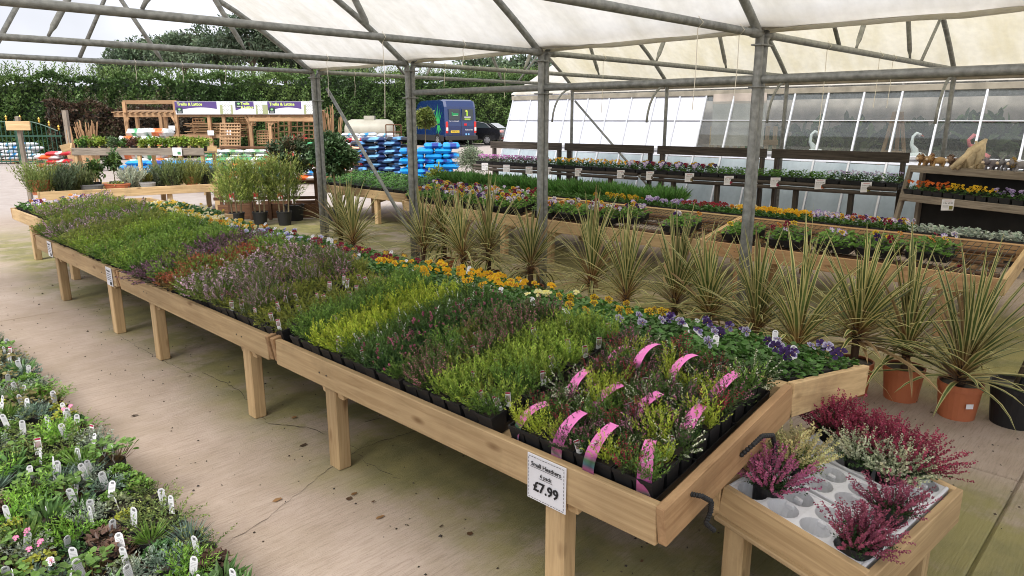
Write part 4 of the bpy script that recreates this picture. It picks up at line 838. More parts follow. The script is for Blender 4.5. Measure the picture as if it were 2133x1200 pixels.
for u in (.1, .9):
    for v in (.1, .9):
        p = sb(u, v, -.12); b_ = MB(); b_.beam((p[0], p[1], 0), p, .075, .075, (0, 1, 0)); spb(b_, 'leg')
    b_ = MB(); b_.beam(sb(u, .0, -.175)+(0.06 if u < .5 else -.06, 0, 0), sb(u, 1, -.175)+(0.06 if u < .5 else -.06, 0, 0), .045, .08); spb(b_, 'joist')
def foam_tray(w_, l_, nx, ny, h=.07):
    b_ = MB(); cw, cl = w_/nx, l_/ny; n_ = 16
    for i in range(nx):
        for j in range(ny):
            cx_, cy_ = -w_/2+cw*(i+.5), -l_/2+cl*(j+.5); r_ = min(cw, cl)*.488; a = np.linspace(0, 2*math.pi, n_, endpoint=False)
            sq = []
            for t in a:
                c_, s_ = math.cos(t), math.sin(t); m_ = max(abs(c_), abs(s_)); sq.append((cx_+c_/m_*cw/2, cy_+s_/m_*cl/2, h))
            R1 = [(cx_+r_*math.cos(t), cy_+r_*math.sin(t), h-.002) for t in a]; R2 = [(cx_+r_*.86*math.cos(t), cy_+r_*.86*math.sin(t), .012) for t in a]; R3 = [(cx_+r_*.5*math.cos(t), cy_+r_*.5*math.sin(t), .008) for t in a]
            F = [(q*n_+k, q*n_+(k+1) % n_, (q+1)*n_+(k+1) % n_, (q+1)*n_+k) for q in range(3) for k in range(n_)]+[tuple(3*n_+k for k in range(n_))]
            b_.add(sq+R1+R2+R3, F)
            b_.box((cx_+cw/2*(1 if i < nx-1 else 0), cy_, h-.014), (.018, .03, .022), ch=.004)
    for x0, x1, y0, y1 in ((-w_/2-.008, w_/2+.008, -l_/2-.012, -l_/2+.002), (-w_/2-.008, w_/2+.008, l_/2-.002, l_/2+.012)): b_.box(((x0+x1)/2, (y0+y1)/2, h/2+.003), (x1-x0, y1-y0, h), ch=.005)
    for x0, x1 in ((-w_/2-.009, -w_/2+.002), (w_/2-.002, w_/2+.009)): b_.box(((x0+x1)/2, 0, h/2+.003), (x1-x0, l_, h), ch=.004)
    return b_
FT = foam_tray(.205, .45, 2, 4).mesh('polystyrene_tray', 'polystyrene')
trays = []
for k, (u, nm) in enumerate(((.165, 'nearest the heather bench'), (.5, 'in the middle of the small bench'), (.835, 'on the right of the small bench'))):
    inst(FT, 'polystyrene_tray', None, sb(u, .5, -.075), (s2, 0, SBR), label=f'white polystyrene pot tray {nm}', cat='tray', group='white polystyrene trays on the small bench')
def calluna(h, n, fcol, base=(.03, .07, .02), tilt=1.0, r0=.035, tip=None):
    fo = MB(); P, D, L = sprigs(n, r0, tilt, h, .22); P2, D2, L2 = sprigs(n, r0*1.1, tilt*1.15, h*.55)
    needles(fo, P2, D2, L2, 8, .012, .006, base); needles(fo, P, D, L, 6, .01, .005, base, u0=.05, u1=.45)
    fm = MB()
    for _ in range(3): needles(fm, P, D, L, 13, .0085, .0065, fcol, u0=.36, u1=1.0, ang=.95, vary=.3, tipcol=tip)
    return fo.mesh('foliage', 'leaf'), fm.mesh('flowers', 'petal')
CAL = {'magenta': [calluna(.125, 70, (.23, .06, .10), tip=(.29, .08, .125)) for _ in range(2)], 'crimson': [calluna(.15, 80, (.24, .045, .075), tip=(.30, .05, .09), tilt=1.1) for _ in range(3)], 'pink': [calluna(.13, 80, (.40, .12, .22), tilt=1.0) for _ in range(1)], 'white': [calluna(.13, 95, (.42, .46, .30), base=(.05, .10, .03), tip=(.52, .55, .38), tilt=1.15) for _ in range(2)], 'creamy': [calluna(.125, 80, (.60, .56, .28), base=(.10, .15, .03)) for _ in range(1)]}
CPOT = round_pot(.052, .085, (.014, .014, .015), n=16).mesh('pot', 'mixed')
for px, py, k, sc, lb in [(1597, 1020, 'pink', 1.05, 'pink spiked heather at the left corner of the small bench'), (1655, 978, 'creamy', 1.05, 'creamy yellow heather behind the pink spiked one'), (1748, 893, 'crimson', 1.0, 'crimson heather at the back left of the dense crimson clump'), (1795, 905, 'crimson', 1.0, 'crimson heather behind the pale pair'), (1845, 922, 'crimson', 1.0, 'crimson heather at the middle of the dense crimson clump'), (1893, 940, 'crimson', 1.0, 'crimson heather at the right of the dense crimson clump'), (1935, 962, 'crimson', 1.05, 'crimson heather with long spikes reaching right over the bench'),
                     (1797, 975, 'white', .95, 'pale sage white heather left of the pair on the small bench'), (1862, 998, 'white', .92, 'pale sage white heather right of the pair on the small bench'), (1878, 1085, 'magenta', .92, 'magenta heather in front of the pale pair'), (1785, 1165, 'magenta', .9, 'magenta heather at the very front of the small bench'), (1842, 1150, 'magenta', .8, 'magenta heather between the two front ones on the small bench')]:
    u, v = sbi(px, py); u = min(max(u, .09), .95); v = min(max(v, .13), .93)
    p = sb(u, v, -.062); t_ = thing('potted_heather', lb, 'heather', p, 0, 'large heathers on the small bench', (s2+rnd(-.1, .1), rnd(-.05, .12), 0)); a = rnd(0, 6.3); c = random.choice(CAL[k])
    inst(CPOT, 'pot', t_); inst(c[0], 'foliage', t_, (0, 0, .07), (0, 0, a), sc); inst(c[1], 'flowers', t_, (0, 0, .07), (0, 0, a), sc, kind='stuff')
# ribbed black hose ends hooked through the bench end
def hose(pts, label):
    Q = []; P = np.array(pts); t = np.linspace(0, len(P)-1, 46)
    for q in t: Q.append([np.interp(q, range(len(P)), P[:, k]) for k in range(3)])
    b_ = MB(); b_.tube(Q, [.0065+.0025*(i % 2) for i in range(46)], 8); b_.build('ribbed_hose', 'black_rubber', label=label, cat='hose')
e0 = .94
hose([(1.745, e0+.015, .555), (1.75, e0-.02, .56), (1.79, e0-.03, .53), (1.80, e0-.025, .49), (1.785, e0-.02, .455), (1.82, e0-.03, .42)], 'short ribbed black hose hanging from the end of the heather bench')
hose([(2.05, e0+.012, .57), (2.07, e0-.02, .615), (2.11, e0-.03, .635), (2.19, e0-.03, .61), (2.225, e0-.03, .55), (2.20, e0-.035, .48)], 'looped ribbed black hose between the heather bench and the small bench')
# ================================================================== CORDYLINES
TPOT = round_pot(.115, .205, (.42, .135, .06), .8, .035, 24).mesh('pot', 'mixed')
CORD = [cordyline(108, .62, 3, .6), cordyline(96, .66, 4, .7, 1.8), cordyline(114, .58, 5, .9), cordyline(88, .66, 6, .45, 1.5), cordyline(104, .6, 8, .8, 1.8), cordyline(98, .64, 9, 1.0), cordyline(84, .62, 12, .5, 1.55)]
CM = [c.mesh('leaves', 'leaf') for c in CORD]
order = ['at the far left end of the row', 'second from the far left end', 'third from the far left', 'behind the third from the far left', 'fourth from the far left', 'left of the middle grey post', 'just in front of the middle grey post', 'right of the middle grey post', 'seventh from the right front', 'left of the tall right hand grey post', 'at the foot of the tall right hand grey post', 'right of the tall right hand grey post', 'fifth from the right front', 'third from the right front, beside the pansy end board', 'second from the right front in a terracotta pot', 'in the front right terracotta pot with a white sticker']
cl = [(708, 475, 4.45), (735, 490, 4.3), (882, 505, 4.45), (925, 487, 4.75), (963, 520, 4.45), (1018, 515, 4.65), (1106, 545, 4.5), (1232, 570, 4.45), (1305, 600, 4.3), (1408, 612, 4.4), (1476, 637, 4.3), (1575, 668, 4.25), (1662, 700, 4.15), (1787, 680, 4.42), (1892, 705, 4.52), (2008, 755, 4.46)]
for k, (px, py, X) in enumerate(cl):
    h = atx(px, py, X); zh = min(max(h[2], .30), .48)
    t_ = thing('potted_cordyline', f'striped green and cream cordyline {order[k]}', 'cordyline', (h[0], h[1], 0), 0, 'cordylines in a row on the floor'); inst(TPOT, 'pot', t_)
    b_ = MB(); b_.tube([(0, 0, .18), (rnd(-.01, .01), 0, (zh+.18)/2), (0, 0, zh+.01)], .022, 8, .028, col=(.09, .06, .04)); b_.build('trunk', 'bark', t_)
    inst(CM[(k*3) % 7 if k < 13 else [3, 6, 3][k-13]], 'leaves', t_, (0, 0, zh-.01), (rnd(-.14, .14), rnd(-.14, .14), rnd(0, 6.3)), tuple(np.array([rnd(.9, 1.15), rnd(.9, 1.15), rnd(.85, 1.12)])*(1.16 if k > 10 else 1.05)))
    if k == 15:
        b_ = MB(); b_.box((-.088, -.075, .10), (.002, .04, .028), math.radians(45), .0005); b_.build('sticker', 'paper', t_)
# potted conifer at the right edge, black pot
p = np.array([4.56, .56, 0]); t_ = thing('potted_conifer', 'dark green tree in a black pot at the right edge of the photo', 'tree', p); round_pot(.135, .235, (.012, .012, .013), .8, .03, 24).build('pot', 'mixed', t_)
b_ = MB(); b_.tube([(0.02, 0, .2), (.2, -.12, .7), (.42, -.26, 1.3)], .018, 8, .014, col=(.02, .022, .022)); b_.build('stake', 'bark', t_)
b_ = MB(); b_.tube([(0.0, .02, .2), (.06, -.08, .7), (.1, -.14, 1.3)], .012, 8, .008, col=(.06, .045, .03)); b_.build('trunk', 'bark', t_)
cw = MB(); cw.merge(crown(.22, .22, .3, 2600, .05, .006, [(.03, .075, .03), (.05, .10, .035)], 30, (.22, -.22, 1.05), csz=.35)); cw.build('foliage', 'leaf', t_)
# ================================================================== BACK BENCHES
def wire_mesh(b_, X0, Y0, Y1, z0, deck):
    n_ = int((Y1-Y0)/.05)
    for k in range(n_+1):
        y = Y0+(Y1-Y0)*k/n_; b_.tube([(X0+.03, y, z0-deck+.005), (X0+HALF-.03, y, z0-deck+RISE)], .0026, 4, cap=False)
    for k in range(8):
        u = .04+.92*k/7; b_.tube([(X0+HALF*u, Y0, z0-deck+RISE*u+.003), (X0+HALF*u, Y1, z0-deck+RISE*u+.003)], .0026, 4, cap=False)
XB, ZB = 6.03, .52
secs = [(.95, 3.34, 'near right sloping bench with bare wire mesh beyond the cordylines'), (3.39, 5.68, 'middle sloping bench of mixed pansies behind the cordylines'), (5.73, 8.0, 'left sloping bench of mixed pansies behind the cordylines')]
for k, (a, c, lb) in enumerate(secs):
    o_ = aframe(XB, ZB, a, c, lb, [a+.35, c-.35], 'new_pine' if k else 'sawn_pine', 'new_pine', deck=.03, mesh=True)
    b_ = MB(); wire_mesh(b_, XB, a+.04, c-.04, ZB, .012); b_.build('wire_mesh', 'mesh_wire', o_, loc=(-(XB+HALF), -(a+c)/2, 0))
aframe(6.5, .54, 8.6, 11.1, 'sloping bench of leafy green bedding beside the compost stacks', [9.4, 10.6], deck=.03)
def bb(s_, y, h=0.): return (XB+.03+s_*math.cos(SL)-h*math.sin(SL), y, ZB-.012+.005+s_*math.sin(SL)+h*math.cos(SL))
mp = [pack_mesh('mixed', v, nf=nf, s_=.05, fol=(.12, .25, .04), L=.032, hz=.085) for v, nf in ((10, 5), (11, 8), (12, 13), (13, 15))]
GB = 'trays of mixed pansies on the back bench'
for y, s_, v, lb in [(3.05, .2, 0, 'sparse tray of mixed pansies nearest the bench divider'), (2.62, .2, 0, 'tray with purple and yellow pansies second right of the divider'), (2.2, .22, 1, 'tray of mixed pansies third right of the divider'), (1.86, .24, 1, 'tray of mixed pansies fourth right of the divider'), (1.5, .30, 0, 'last tray of mixed pansies before the bare mesh'),
                     (3.72, .22, 0, 'lone tray of crimson and purple pansies left of the divider'), (4.4, .30, 2, 'full tray of mixed pansies on the middle back bench, right one'), (4.62, .22, 2, 'full tray of mixed pansies on the middle back bench, second from right'), (4.9, .22, 2, 'full tray of mixed pansies on the middle back bench, third from right'), (5.2, .22, 2, 'full tray of mixed pansies on the middle back bench, fourth from right'), (5.5, .2, 3, 'tray of mixed pansies on the middle back bench, leftmost')]:
    put_pack(mp[v], bb(s_, y, .006), (0, -SL, rnd(-.1, .1)), lb, GB, sc=1.12)
b_ = None
for y in np.arange(6.0, 7.9, .27):
    for s_ in (.18, .45):
        put_pack(mp[2+(int(y*10) % 2)], bb(s_, y, .006), (0, -SL, rnd(-.1, .1)), f'tray of mixed pansies on the left back bench, {ORD[int((y-5.99)/.27)]} from the right, '+('front row' if s_ < .3 else 'rear row'), GB, sc=1.1)
# trays lying below the bare mesh
for y, lb in ((1.62, 'tray of fading pansies under the bare wire mesh'), (1.2, 'tray with one yellow pansy under the bare wire mesh')): put_pack(mp[0], (6.35, y, .36), (0, 0, .1), lb, 'trays under the wire mesh', sc=.9)
for y in (1.42, 1.5): pass
# rear strip beyond the ridge: bedding packs then taller pots
rear = [(.97, 1.75, 'silver', (.36, .42, .36), 0, 'silver leaved'), (1.75, 2.25, 'mixed', (.07, .15, .03), 15, 'mixed'), (2.25, 2.75, 'mixed', (.07, .15, .03), 14, 'mixed'), (2.75, 3.3, 'yellow', (.06, .15, .03), 18, 'bright yellow'), (3.3, 3.65, 'orange', (.06, .15, .03), 9, 'orange'), (3.65, 4.3, 'red', (.06, .15, .03), 9, 'dark red'), (4.3, 4.9, 'lilac', (.06, .15, .03), 12, 'lilac'), (4.9, 5.25, 'yellowblotch', (.06, .15, .03), 7, 'yellow'), (5.25, 8.0, 'none', (.07, .17, .03), 0, 'leafy green')]
GR = 'bedding packs beyond the ridge of the back bench'
y = 1.12
while y < 7.9:
    for lo, hi, pal, fol, nf, lb in rear:
        if lo <= y < hi: break
    key = ('rear', pal)
    if key not in PK: PK[key] = (pack_tray(.235, .285).mesh('tray', 'mixed'), bed_foliage(.25, .29, 220, fol, L=.034, W=.022 if pal != 'none' else .02, hz=.06).mesh('foliage', 'leaf'), (pal, nf, .048, .235, .285, .06) if nf else None)
    for i in range(2):
        put_pack(PK[key], (XB+HALF+.15+.25*i, y, ZB+RISE-.045-(.15+.25*i)*math.tan(SL)+.02*i), (0, SL, 0), f'{lb} bedding beyond the back ridge, {ORD[int((y-1.1)/.295)]} from the right, '+('front row' if i == 0 else 'second row'), GR, 'bedding_pack', 'bedding plants', (1, 1, 1.15))
    y += .295
tall = MB(); P, D, Ls = sprigs(110, .05, .9, .17); leaves(tall, P, D, Ls, .034, jit((.085, .20, .045), 110, .3), .5); P, D, Ls = sprigs(60, .05, .5, .15); leaves(tall, P, D, Ls, .032, jit((.12, .26, .06), 60, .3), .5); TALL = tall.mesh('foliage', 'leaf')
BP = round_pot(.055, .10, (.20, .11, .065), n=12).mesh('pot', 'mixed')
for r_ in range(2):
    for k, y in enumerate(np.arange(4.55+.08*r_, 9.2, .155)):
        t_ = thing('potted_wallflower', f'leafy plant in a brown pot, {ORD[k]} from the right, '+('front row' if r_ == 0 else 'rear row'), 'plant', (XB+HALF+.62+.17*r_+rnd(-.02, .02), y+.6*0, .56), 0, 'tall green plants in brown pots behind the back bench')
        inst(BP, 'pot', t_); inst(TALL, 'foliage', t_, (0, 0, .08), (0, 0, rnd(0, 6.3)), rnd(.9, 1.15))
tb = thing('plank_shelf', 'plain pine plank shelf carrying brown potted plants behind the back bench', 'shelf', (7.6, 6.8, 0))
for x in (7.47, 7.66): b_ = MB(); b_.beam((x, 4.3, .545), (x, 9.3, .545), .17, .025); b_.build('plank', 'new_pine', tb, loc=(-7.6, -6.8, 0))
for y in (4.5, 6.0, 7.5, 9.0): b_ = MB(); b_.beam((7.7, y, 0), (7.7, y, .53), .07, .07, (0, 1, 0)); b_.build('leg', 'new_pine', tb, loc=(-7.6, -6.8, 0))
# lower bedding on the left bench
for y in np.arange(8.78, 11, .295):
    for i in range(3): put_pack(PK[('rear', 'none')], (6.5+.16+.25*i, y, .54-.02+(.16+.25*i)*math.tan(SL)), (0, -SL, 0), f'green bedding beside the compost stacks, {ORD[int((y-8.77)/.295)]} from the right, '+['front', 'middle', 'ridge'][i]+' row', 'green bedding packs beside the compost', 'bedding_pack', 'bedding plants')
# ================================================================== STAGING SHELF BY THE GREENHOUSE
st0, st1 = np.array([9.22, 10.0, .80]), np.array([9.66, 2.75, .80]); sd = (st1-st0)/np.linalg.norm(st1-st0); sn = np.array([-sd[1], sd[0], 0]); sn = sn if sn[0] > 0 else -sn; SZ = math.atan2(sd[1], sd[0])
for k, (a, c) in enumerate(((0, .235), (.245, .49), (.50, .745), (.755, 1.0))):
    A, B = st0+(st1-st0)*a, st0+(st1-st0)*c; t_ = thing('staging', 'weathered dark staging section with rails, '+['leftmost, below lilac flowers', 'second from left', 'third from left', 'rightmost, beside the toy shelf'][k], 'staging', (*((A+B)/2)[:2], 0), 0, 'weathered staging along the greenhouse'); of = (-((A+B)/2)[0], -((A+B)/2)[1], 0)
    for d, z in ((0, -.015), (.0, -.075)): b_ = MB(); b_.tube([A+sn*d+(0, 0, z), (A+B)/2+sn*d+(0, 0, z-.006), B+sn*d+(0, 0, z)], .026, 8); b_.build('rail', 'old_wood' if k else 'old_wood', t_, loc=of)
    for d in (.12, .24, .36): b_ = MB(); b_.beam(A+sn*d+(0, 0, -.01), B+sn*d+(0, 0, -.01), .08, .03); b_.build('shelf_slat', 'old_wood', t_, loc=of)
    b_ = MB(); b_.beam(A+sn*.47+(0, 0, .355), B+sn*.47+(0, 0, .355), .03, .13); b_.build('back_board', 'old_wood', t_, loc=of)
    for f in (.04, .96):
        q = A+(B-A)*f; b_ = MB(); b_.beam((*(q+sn*.50)[:2], 0), (*(q+sn*.50)[:2], 1.2), .075, .05, (0, 1, 0)); b_.build('post', 'old_wood', t_, loc=of)
    for f in (.3, .7): q = A+(B-A)*f; b_ = MB(); b_.beam((*(q+sn*.06)[:2], 0), (*(q+sn*.06)[:2], .72), .07, .06, (0, 1, 0)); b_.build('post', 'old_wood', t_, loc=of)
sh = [(0, .25, 'cyc', 'lilac cyclamen like flowers', (.09, .11, .07)), (.25, .47, 'prim', 'small red and yellow primroses', (.07, .16, .04)), (.47, .66, 'mixed', 'tall mixed pansies', (.07, .16, .03)), (.66, .87, 'none', 'leafy green bedding', (.10, .22, .04)), (.87, 1.0, 'viola', 'small blue and white violas', (.08, .16, .05))]
PAL['cyc'] = [((.42, .16, .38), (.3, .1, .3), None)]; PAL['prim'] = [((.55, .06, .03), (.7, .5, .05), None), ((.75, .55, .05), (.7, .45, .03), None)]; PAL['viola'] = [((.22, .16, .5), (.7, .68, .75), None), ((.75, .74, .78), (.2, .15, .4), None)]
Ltot = np.linalg.norm(st1-st0); nS = int(Ltot/.27)
for k in range(nS):
    u = (k+.5)/nS; q = st0+(st1-st0)*u
    for lo, hi, pal, lb, fol in sh:
        if lo <= u < hi: break
    key = ('shelf', pal)
    if key not in PK: PK[key] = (pack_tray(.26, .30, .05).mesh('tray', 'mixed'), bed_foliage(.27, .31, 330, fol, L=.034, W=.024, hz=.10).mesh('foliage', 'leaf'), bed_flowers(.25, .29, {'cyc': 34, 'prim': 12, 'mixed': 16, 'viola': 20}[pal], pal, {'cyc': .028, 'prim': .04, 'mixed': .065, 'viola': .035}[pal], .10).mesh('flowers', 'petal') if pal != 'none' else None)
    put_pack(PK[key], q+sn*.17+(0, 0, .008), (0, 0, SZ+math.pi/2), f'tray of {lb} on the weathered staging, {ORD[k]} from the left', 'trays of flowers on the staging shelf', 'bedding_pack', 'bedding plants')
MINI = {}
def notice(px, py, X, w_, h_, lb, pic=(.25, .08, .05)):
    p = atx(px, py, X); t_ = thing('price_notice', lb, 'price notice', p, BZ); b_ = MB(); b_.box((0, 0, 0), (w_, .004, h_), ch=.001); b_.build('card', 'paper', t_)
    text('2 for £7.00', h_*.19, 'ink', t_, (0, -.0035, h_*.16), (math.pi/2, 0, 0)); b_ = MB()
    b_.add([(-w_*.3, -.003, h_*.34), (w_*.3, -.003, h_*.34), (w_*.3, -.003, h_*.38), (-w_*.3, -.003, h_*.38)], [(0, 1, 2, 3)], (.4, .08, .08))
    for k in range(3): z = -.05*h_-k*.11*h_; b_.add([(-w_*.42, -.003, z), (w_*.05, -.003, z), (w_*.05, -.003, z+.03*h_), (-w_*.42, -.003, z+.03*h_)], [(0, 1, 2, 3)], (.35, .35, .35))
    b_.add([(w_*.12, -.003, -h_*.42), (w_*.42, -.003, -h_*.42), (w_*.42, -.003, -h_*.08), (w_*.12, -.003, -h_*.08)], [(0, 1, 2, 3)], pic); b_.build('printing', 'mixed', t_, kind='stuff')
for k, (px, py, lb, pc_) in enumerate([(1010, 347, 'leftmost on the staging below lilac flowers', (.5, .5, .5)), (1055, 351, 'second from left on the staging', (.5, .5, .5)), (1102, 355, 'third from left on the staging', (.5, .5, .5)), (1142, 356, 'beside the middle grey post on the staging', (.1, .1, .1)), (1205, 359, 'below the red and yellow primroses', (.1, .1, .1)), (1293, 363, 'right of the primroses on the staging', (.1, .1, .1)), (1354, 366, 'below the tall mixed pansies', (.12, .1, .08)), (1436, 370, 'fourth from the right on the staging', (.15, .12, .05)), (1518, 376, 'third from the right on the staging', (.25, .03, .06)), (1615, 380, 'second from the right on the staging', (.25, .03, .06)), (1708, 384, 'just left of the rightmost staging notice', (.4, .1, .02)), (1804, 390, 'rightmost on the staging', (.18, .17, .03))]):
    q = ray(px, py); X = 9.2+(.45)*k/11; notice(px, py, X-.04, .135 if k > 6 else .12, .13, f'small white price notice {lb}', pc_)
# sloped toy shelf on the right
ts = thing('toy_shelf', 'weathered two tier shelf with dark backing below toy animals at right', 'shelf', (9.5, 2.0, 0)); of = (-9.5, -2, 0)
TA, TB = np.array([9.66, 2.70, 0]), np.array([9.08, 1.25, 0]); td = (TB-TA)/np.linalg.norm(TB-TA); tn = np.array([-td[1], td[0], 0]); tn = tn if tn[0] > 0 else -tn
for z, d, mt in ((1.045, .12, 'grey_wood'), (.70, 0, 'grey_wood')):
    b_ = MB(); b_.beam(TA+tn*d+(0, 0, z), TB+tn*d+(0, 0, z), .03, .085); b_.build('front_board', mt, ts, loc=of)
    b_ = MB(); b_.beam(TA+tn*(d+.15)+(0, 0, z+.025), TB+tn*(d+.15)+(0, 0, z+.025), .27, .022); b_.build('shelf_board', mt, ts, loc=of)
for q in (TA, TB):
    b_ = MB(); b_.beam(q+tn*-.12, q+tn*.14+(0, 0, 1.08), .06, .05, td); b_.build('upright', 'grey_wood', ts, loc=of)
    b_ = MB(); b_.beam(q+tn*.36, q+tn*.36+(0, 0, 1.06), .06, .05, td); b_.build('upright', 'grey_wood', ts, loc=of)
b_ = MB(); b_.beam(TA+tn*.40+(0, 0, .5), TB+tn*.40+(0, 0, .5), .01, 1.0); b_.build('backing', 'dark_fabric', ts, loc=of)
PAL['violay'] = [((.76, .52, .02), (.6, .3, .02), None)]; PAL['violao'] = [((.72, .16, .03), (.5, .1, .02), None)]
for k in range(6):
    u = (k+.5)/6; pal = ['violao', 'violao', 'violay', 'violay', 'lilac', 'lilac'][k]; q = TA+(TB-TA)*u; key = ('toy', pal)
    if key not in PK: PK[key] = (pack_tray(.2, .25, .06).mesh('tray', 'mixed'), bed_foliage(.22, .26, 150, (.06, .14, .03), hz=.07).mesh('foliage', 'leaf'), bed_flowers(.2, .25, 18, pal, .035, .08).mesh('flowers', 'petal'))
    put_pack(PK[key], q+tn*.13+(0, 0, .738), (0, 0, math.atan2(td[1], td[0])+math.pi/2), f'tray of {["orange", "orange", "yellow", "yellow", "lilac", "lilac"][k]} violas on the toy shelf, '+['left end', 'second from left', 'third from left', 'middle', 'second from right', 'right end'][k], 'viola trays on the toy shelf', 'bedding_pack', 'bedding plants')
notice(2002-28, 427, 9.18, .14, .125, 'white price notice on the toy shelf board', (.18, .17, .03))
def animal(px, lb, body, mane, u, ears='round', s_=1.):
    q = TA+(TB-TA)*u+tn*.2+np.array([0, 0, 1.083]); t_ = thing('toy_animal', lb, 'ornament', q, BZ+rnd(-.5, .5), 'toy animals on the shelf'); t_.scale = (s_,)*3
    b_ = MB(); b_.lathe([(.005, .03), (.05, .035), (.06, .065), (.045, .10), (.005, .115)], 10, (.05, 0, 0), sx=1.3); b_.build('body', 'mixed', t_, smooth=True); b_.C[0] = b_.C[0]*0
    t_.children[-1].data.attributes['Col'].data.foreach_set('color', np.tile([*body, 1], len(t_.children[-1].data.vertices)))
    h = MB(); h.lathe([(.004, -.04), (.034, -.022), (.042, 0), (.034, .024), (.004, .04)], 10, (-.045, 0, .095), cols=[body]*5); h.lathe([(.003, -.018), (.018, -.01), (.02, 0), (.015, .012), (.003, .018)], 8, (-.082, 0, .085), cols=[(.62, .5, .38)]*5)
    for sy in (-.018, .018): h.lathe([(.001, -.006), (.006, 0), (.001, .006)], 6, (-.078, sy, .112), cols=[(.01, .01, .01)]*3)
    for sy in (-.03, .03):
        if ears == 'long': h.tube([(-.04, sy, .12), (-.03, sy*1.5, .16), (0, sy*1.9, .175)], .008, 6, .003, col=body)
        else: h.lathe([(.002, -.012), (.013, 0), (.002, .012)], 8, (-.035, sy, .13), cols=[mane]*3)
    h.build('head', 'mixed', t_, smooth=True)
    if mane != body: m_ = MB(); P = unit(rng.normal(size=(120, 3))); leaves(m_, P*np.array([.02, .042, .044])+np.array([-.04, 0, .098]), unit(P+np.array([.4, 0, 0])), .022, .01, jit(mane, 120, .3)); m_.build('mane', 'leaf', t_)
    l_ = MB()
    for x, y2 in ((-.0, -.035), (0, .035), (.1, -.035), (.1, .035)): l_ = MB(); l_.tube([(x, y2, .05), (x-.015, y2, 0.002)], .013, 7, .016, col=body); l_.build('leg', 'mixed', t_)
for u, lb, bd, mn, e in [(.06, 'small lion toy at the left end of the shelf', (.36, .22, .10), (.22, .11, .04), 'round'), (.16, 'lion toy second from the left on the shelf', (.38, .24, .11), (.24, .12, .05), 'round'), (.31, 'brown toy animal left of the driftwood horse', (.22, .15, .11), (.14, .08, .05), 'round'), (.58, 'round grey toy animal right of the driftwood horse', (.16, .14, .16), (.16, .14, .16), 'round'), (.69, 'grey long eared donkey toy', (.17, .17, .19), (.17, .17, .19), 'long'), (.77, 'grey giraffe like toy with tan mane', (.2, .19, .2), (.36, .24, .07), 'round'), (.92, 'grey donkey toy at the right end of the shelf', (.18, .17, .19), (.18, .17, .19), 'long')]: animal(0, lb, bd, mn, u, e, 1.0)
q = TA+(TB-TA)*.45+tn*.2+np.array([0, 0, 1.083]); t_ = thing('driftwood_sculpture', 'pale driftwood lump with tangled roots on the toy shelf', 'ornament', q, BZ)
for k in range(13):
    b_ = MB(); a = rnd(-.20, .14); b_.tube([(a, rnd(-.05, .05), 0), (a*.7+rnd(-.04, .04), rnd(-.05, .05), rnd(.08, .14)), (a*.25+.05+rnd(-.04, .04), rnd(-.04, .04), rnd(.18, .27)), (.06+rnd(-.06, .08), rnd(-.03, .03), rnd(.24, .34))], [.03, .045*rnd(.7, 1.2), .035, .012], 7); b_.build('root', 'driftwood', t_, smooth=True)
# ================================================================== BACKGROUND
# ---- tall planter with bottlebrush shrub and trellis
pl0 = bg0(545, 11.75); t_ = thing('trellis_planter', 'dark brown trellis planter boxes around the bottlebrush shrub', 'planter', (*pl0[:2], 0), BZ+.15)
def bx(p, nm, mt, c, s, rz=0): b_ = MB(); b_.box(c, s, rz); return b_.build(nm, mt, p)
for x in (-.55, 0.05, .62):
    for s_ in (-1, 1): bx(t_, 'board', 'brown_wood', (x, .24*s_+.25, .14), (.52, .025, .24))
for x in (-.86, -.62, -.28, .02, .33, .78):
    bx(t_, 'post', 'brown_wood', (x, .0 if x > -.8 else .5, .42), (.05, .05, .84))
for z in (.36, .62): b_ = MB(); b_.beam((-.86, -.01, z), (.8, -.01, z), .03, .05); b_.build('rail', 'brown_wood', t_)
for z in (.45, .70): b_ = MB(); b_.beam((-.86, .5, z), (-.62, 0, z), .03, .05); b_.build('rail', 'brown_wood', t_)
GBT = 'bottlebrush shrubs in the trellis planter'
for k, (px, py, d, lb) in enumerate([(470, 385, -.1, 'left bottlebrush shrub of the feathery green clump'), (520, 372, 0, 'middle bottlebrush shrub of the feathery green clump'), (572, 378, .05, 'right bottlebrush shrub of the feathery green clump')]):
    base = bg0(px+5, 11.1+d); b0 = base.copy(); t2 = thing('bottlebrush_shrub', lb, 'shrub', (*base[:2], 0), BZ, GBT)
    round_pot(.12, .22, (.014, .014, .015)).build('pot', 'mixed', t2)
    for s_ in range(3): b_ = MB(); b_.tube([((s_-1)*.07, .0, .2), ((s_-1)*.09, 0, .55), ((s_-1)*.16, 0, 1.0)], .012, 6, .006, col=(.22, .18, .11)); b_.build('stem', 'bark', t2)
    f = MB(); n_ = 430; a = rng.uniform(0, 6.28, n_); q = np.sqrt(rng.uniform(0, 1, n_)); P = np.stack([np.cos(a)*q*.2, np.sin(a)*q*.2, rng.uniform(.36, .9, n_)], 1); ti = rng.uniform(.15, .85, n_); D = unit(np.stack([np.cos(a)*np.sin(ti), np.sin(a)*np.sin(ti), np.cos(ti)], 1)); Ls = rng.uniform(.16, .36, n_)
    needles(f, P, D, Ls, 13, .055, .011, (.14, .20, .045), u0=.05, tipcol=(.30, .34, .08), ang=.55); f.build('foliage', 'leaf', t2, sc=(1, 1, .95))
    b_ = MB(); b_.box((.0, -.14, .48), (.075, .003, .1), ch=.001, col=(.6, .03, .06)); b_.box((0, -.143, .45), (.06, .003, .03), ch=.001, col=(.75, .75, .72)); b_.build('plant_label', 'mixed', t2)
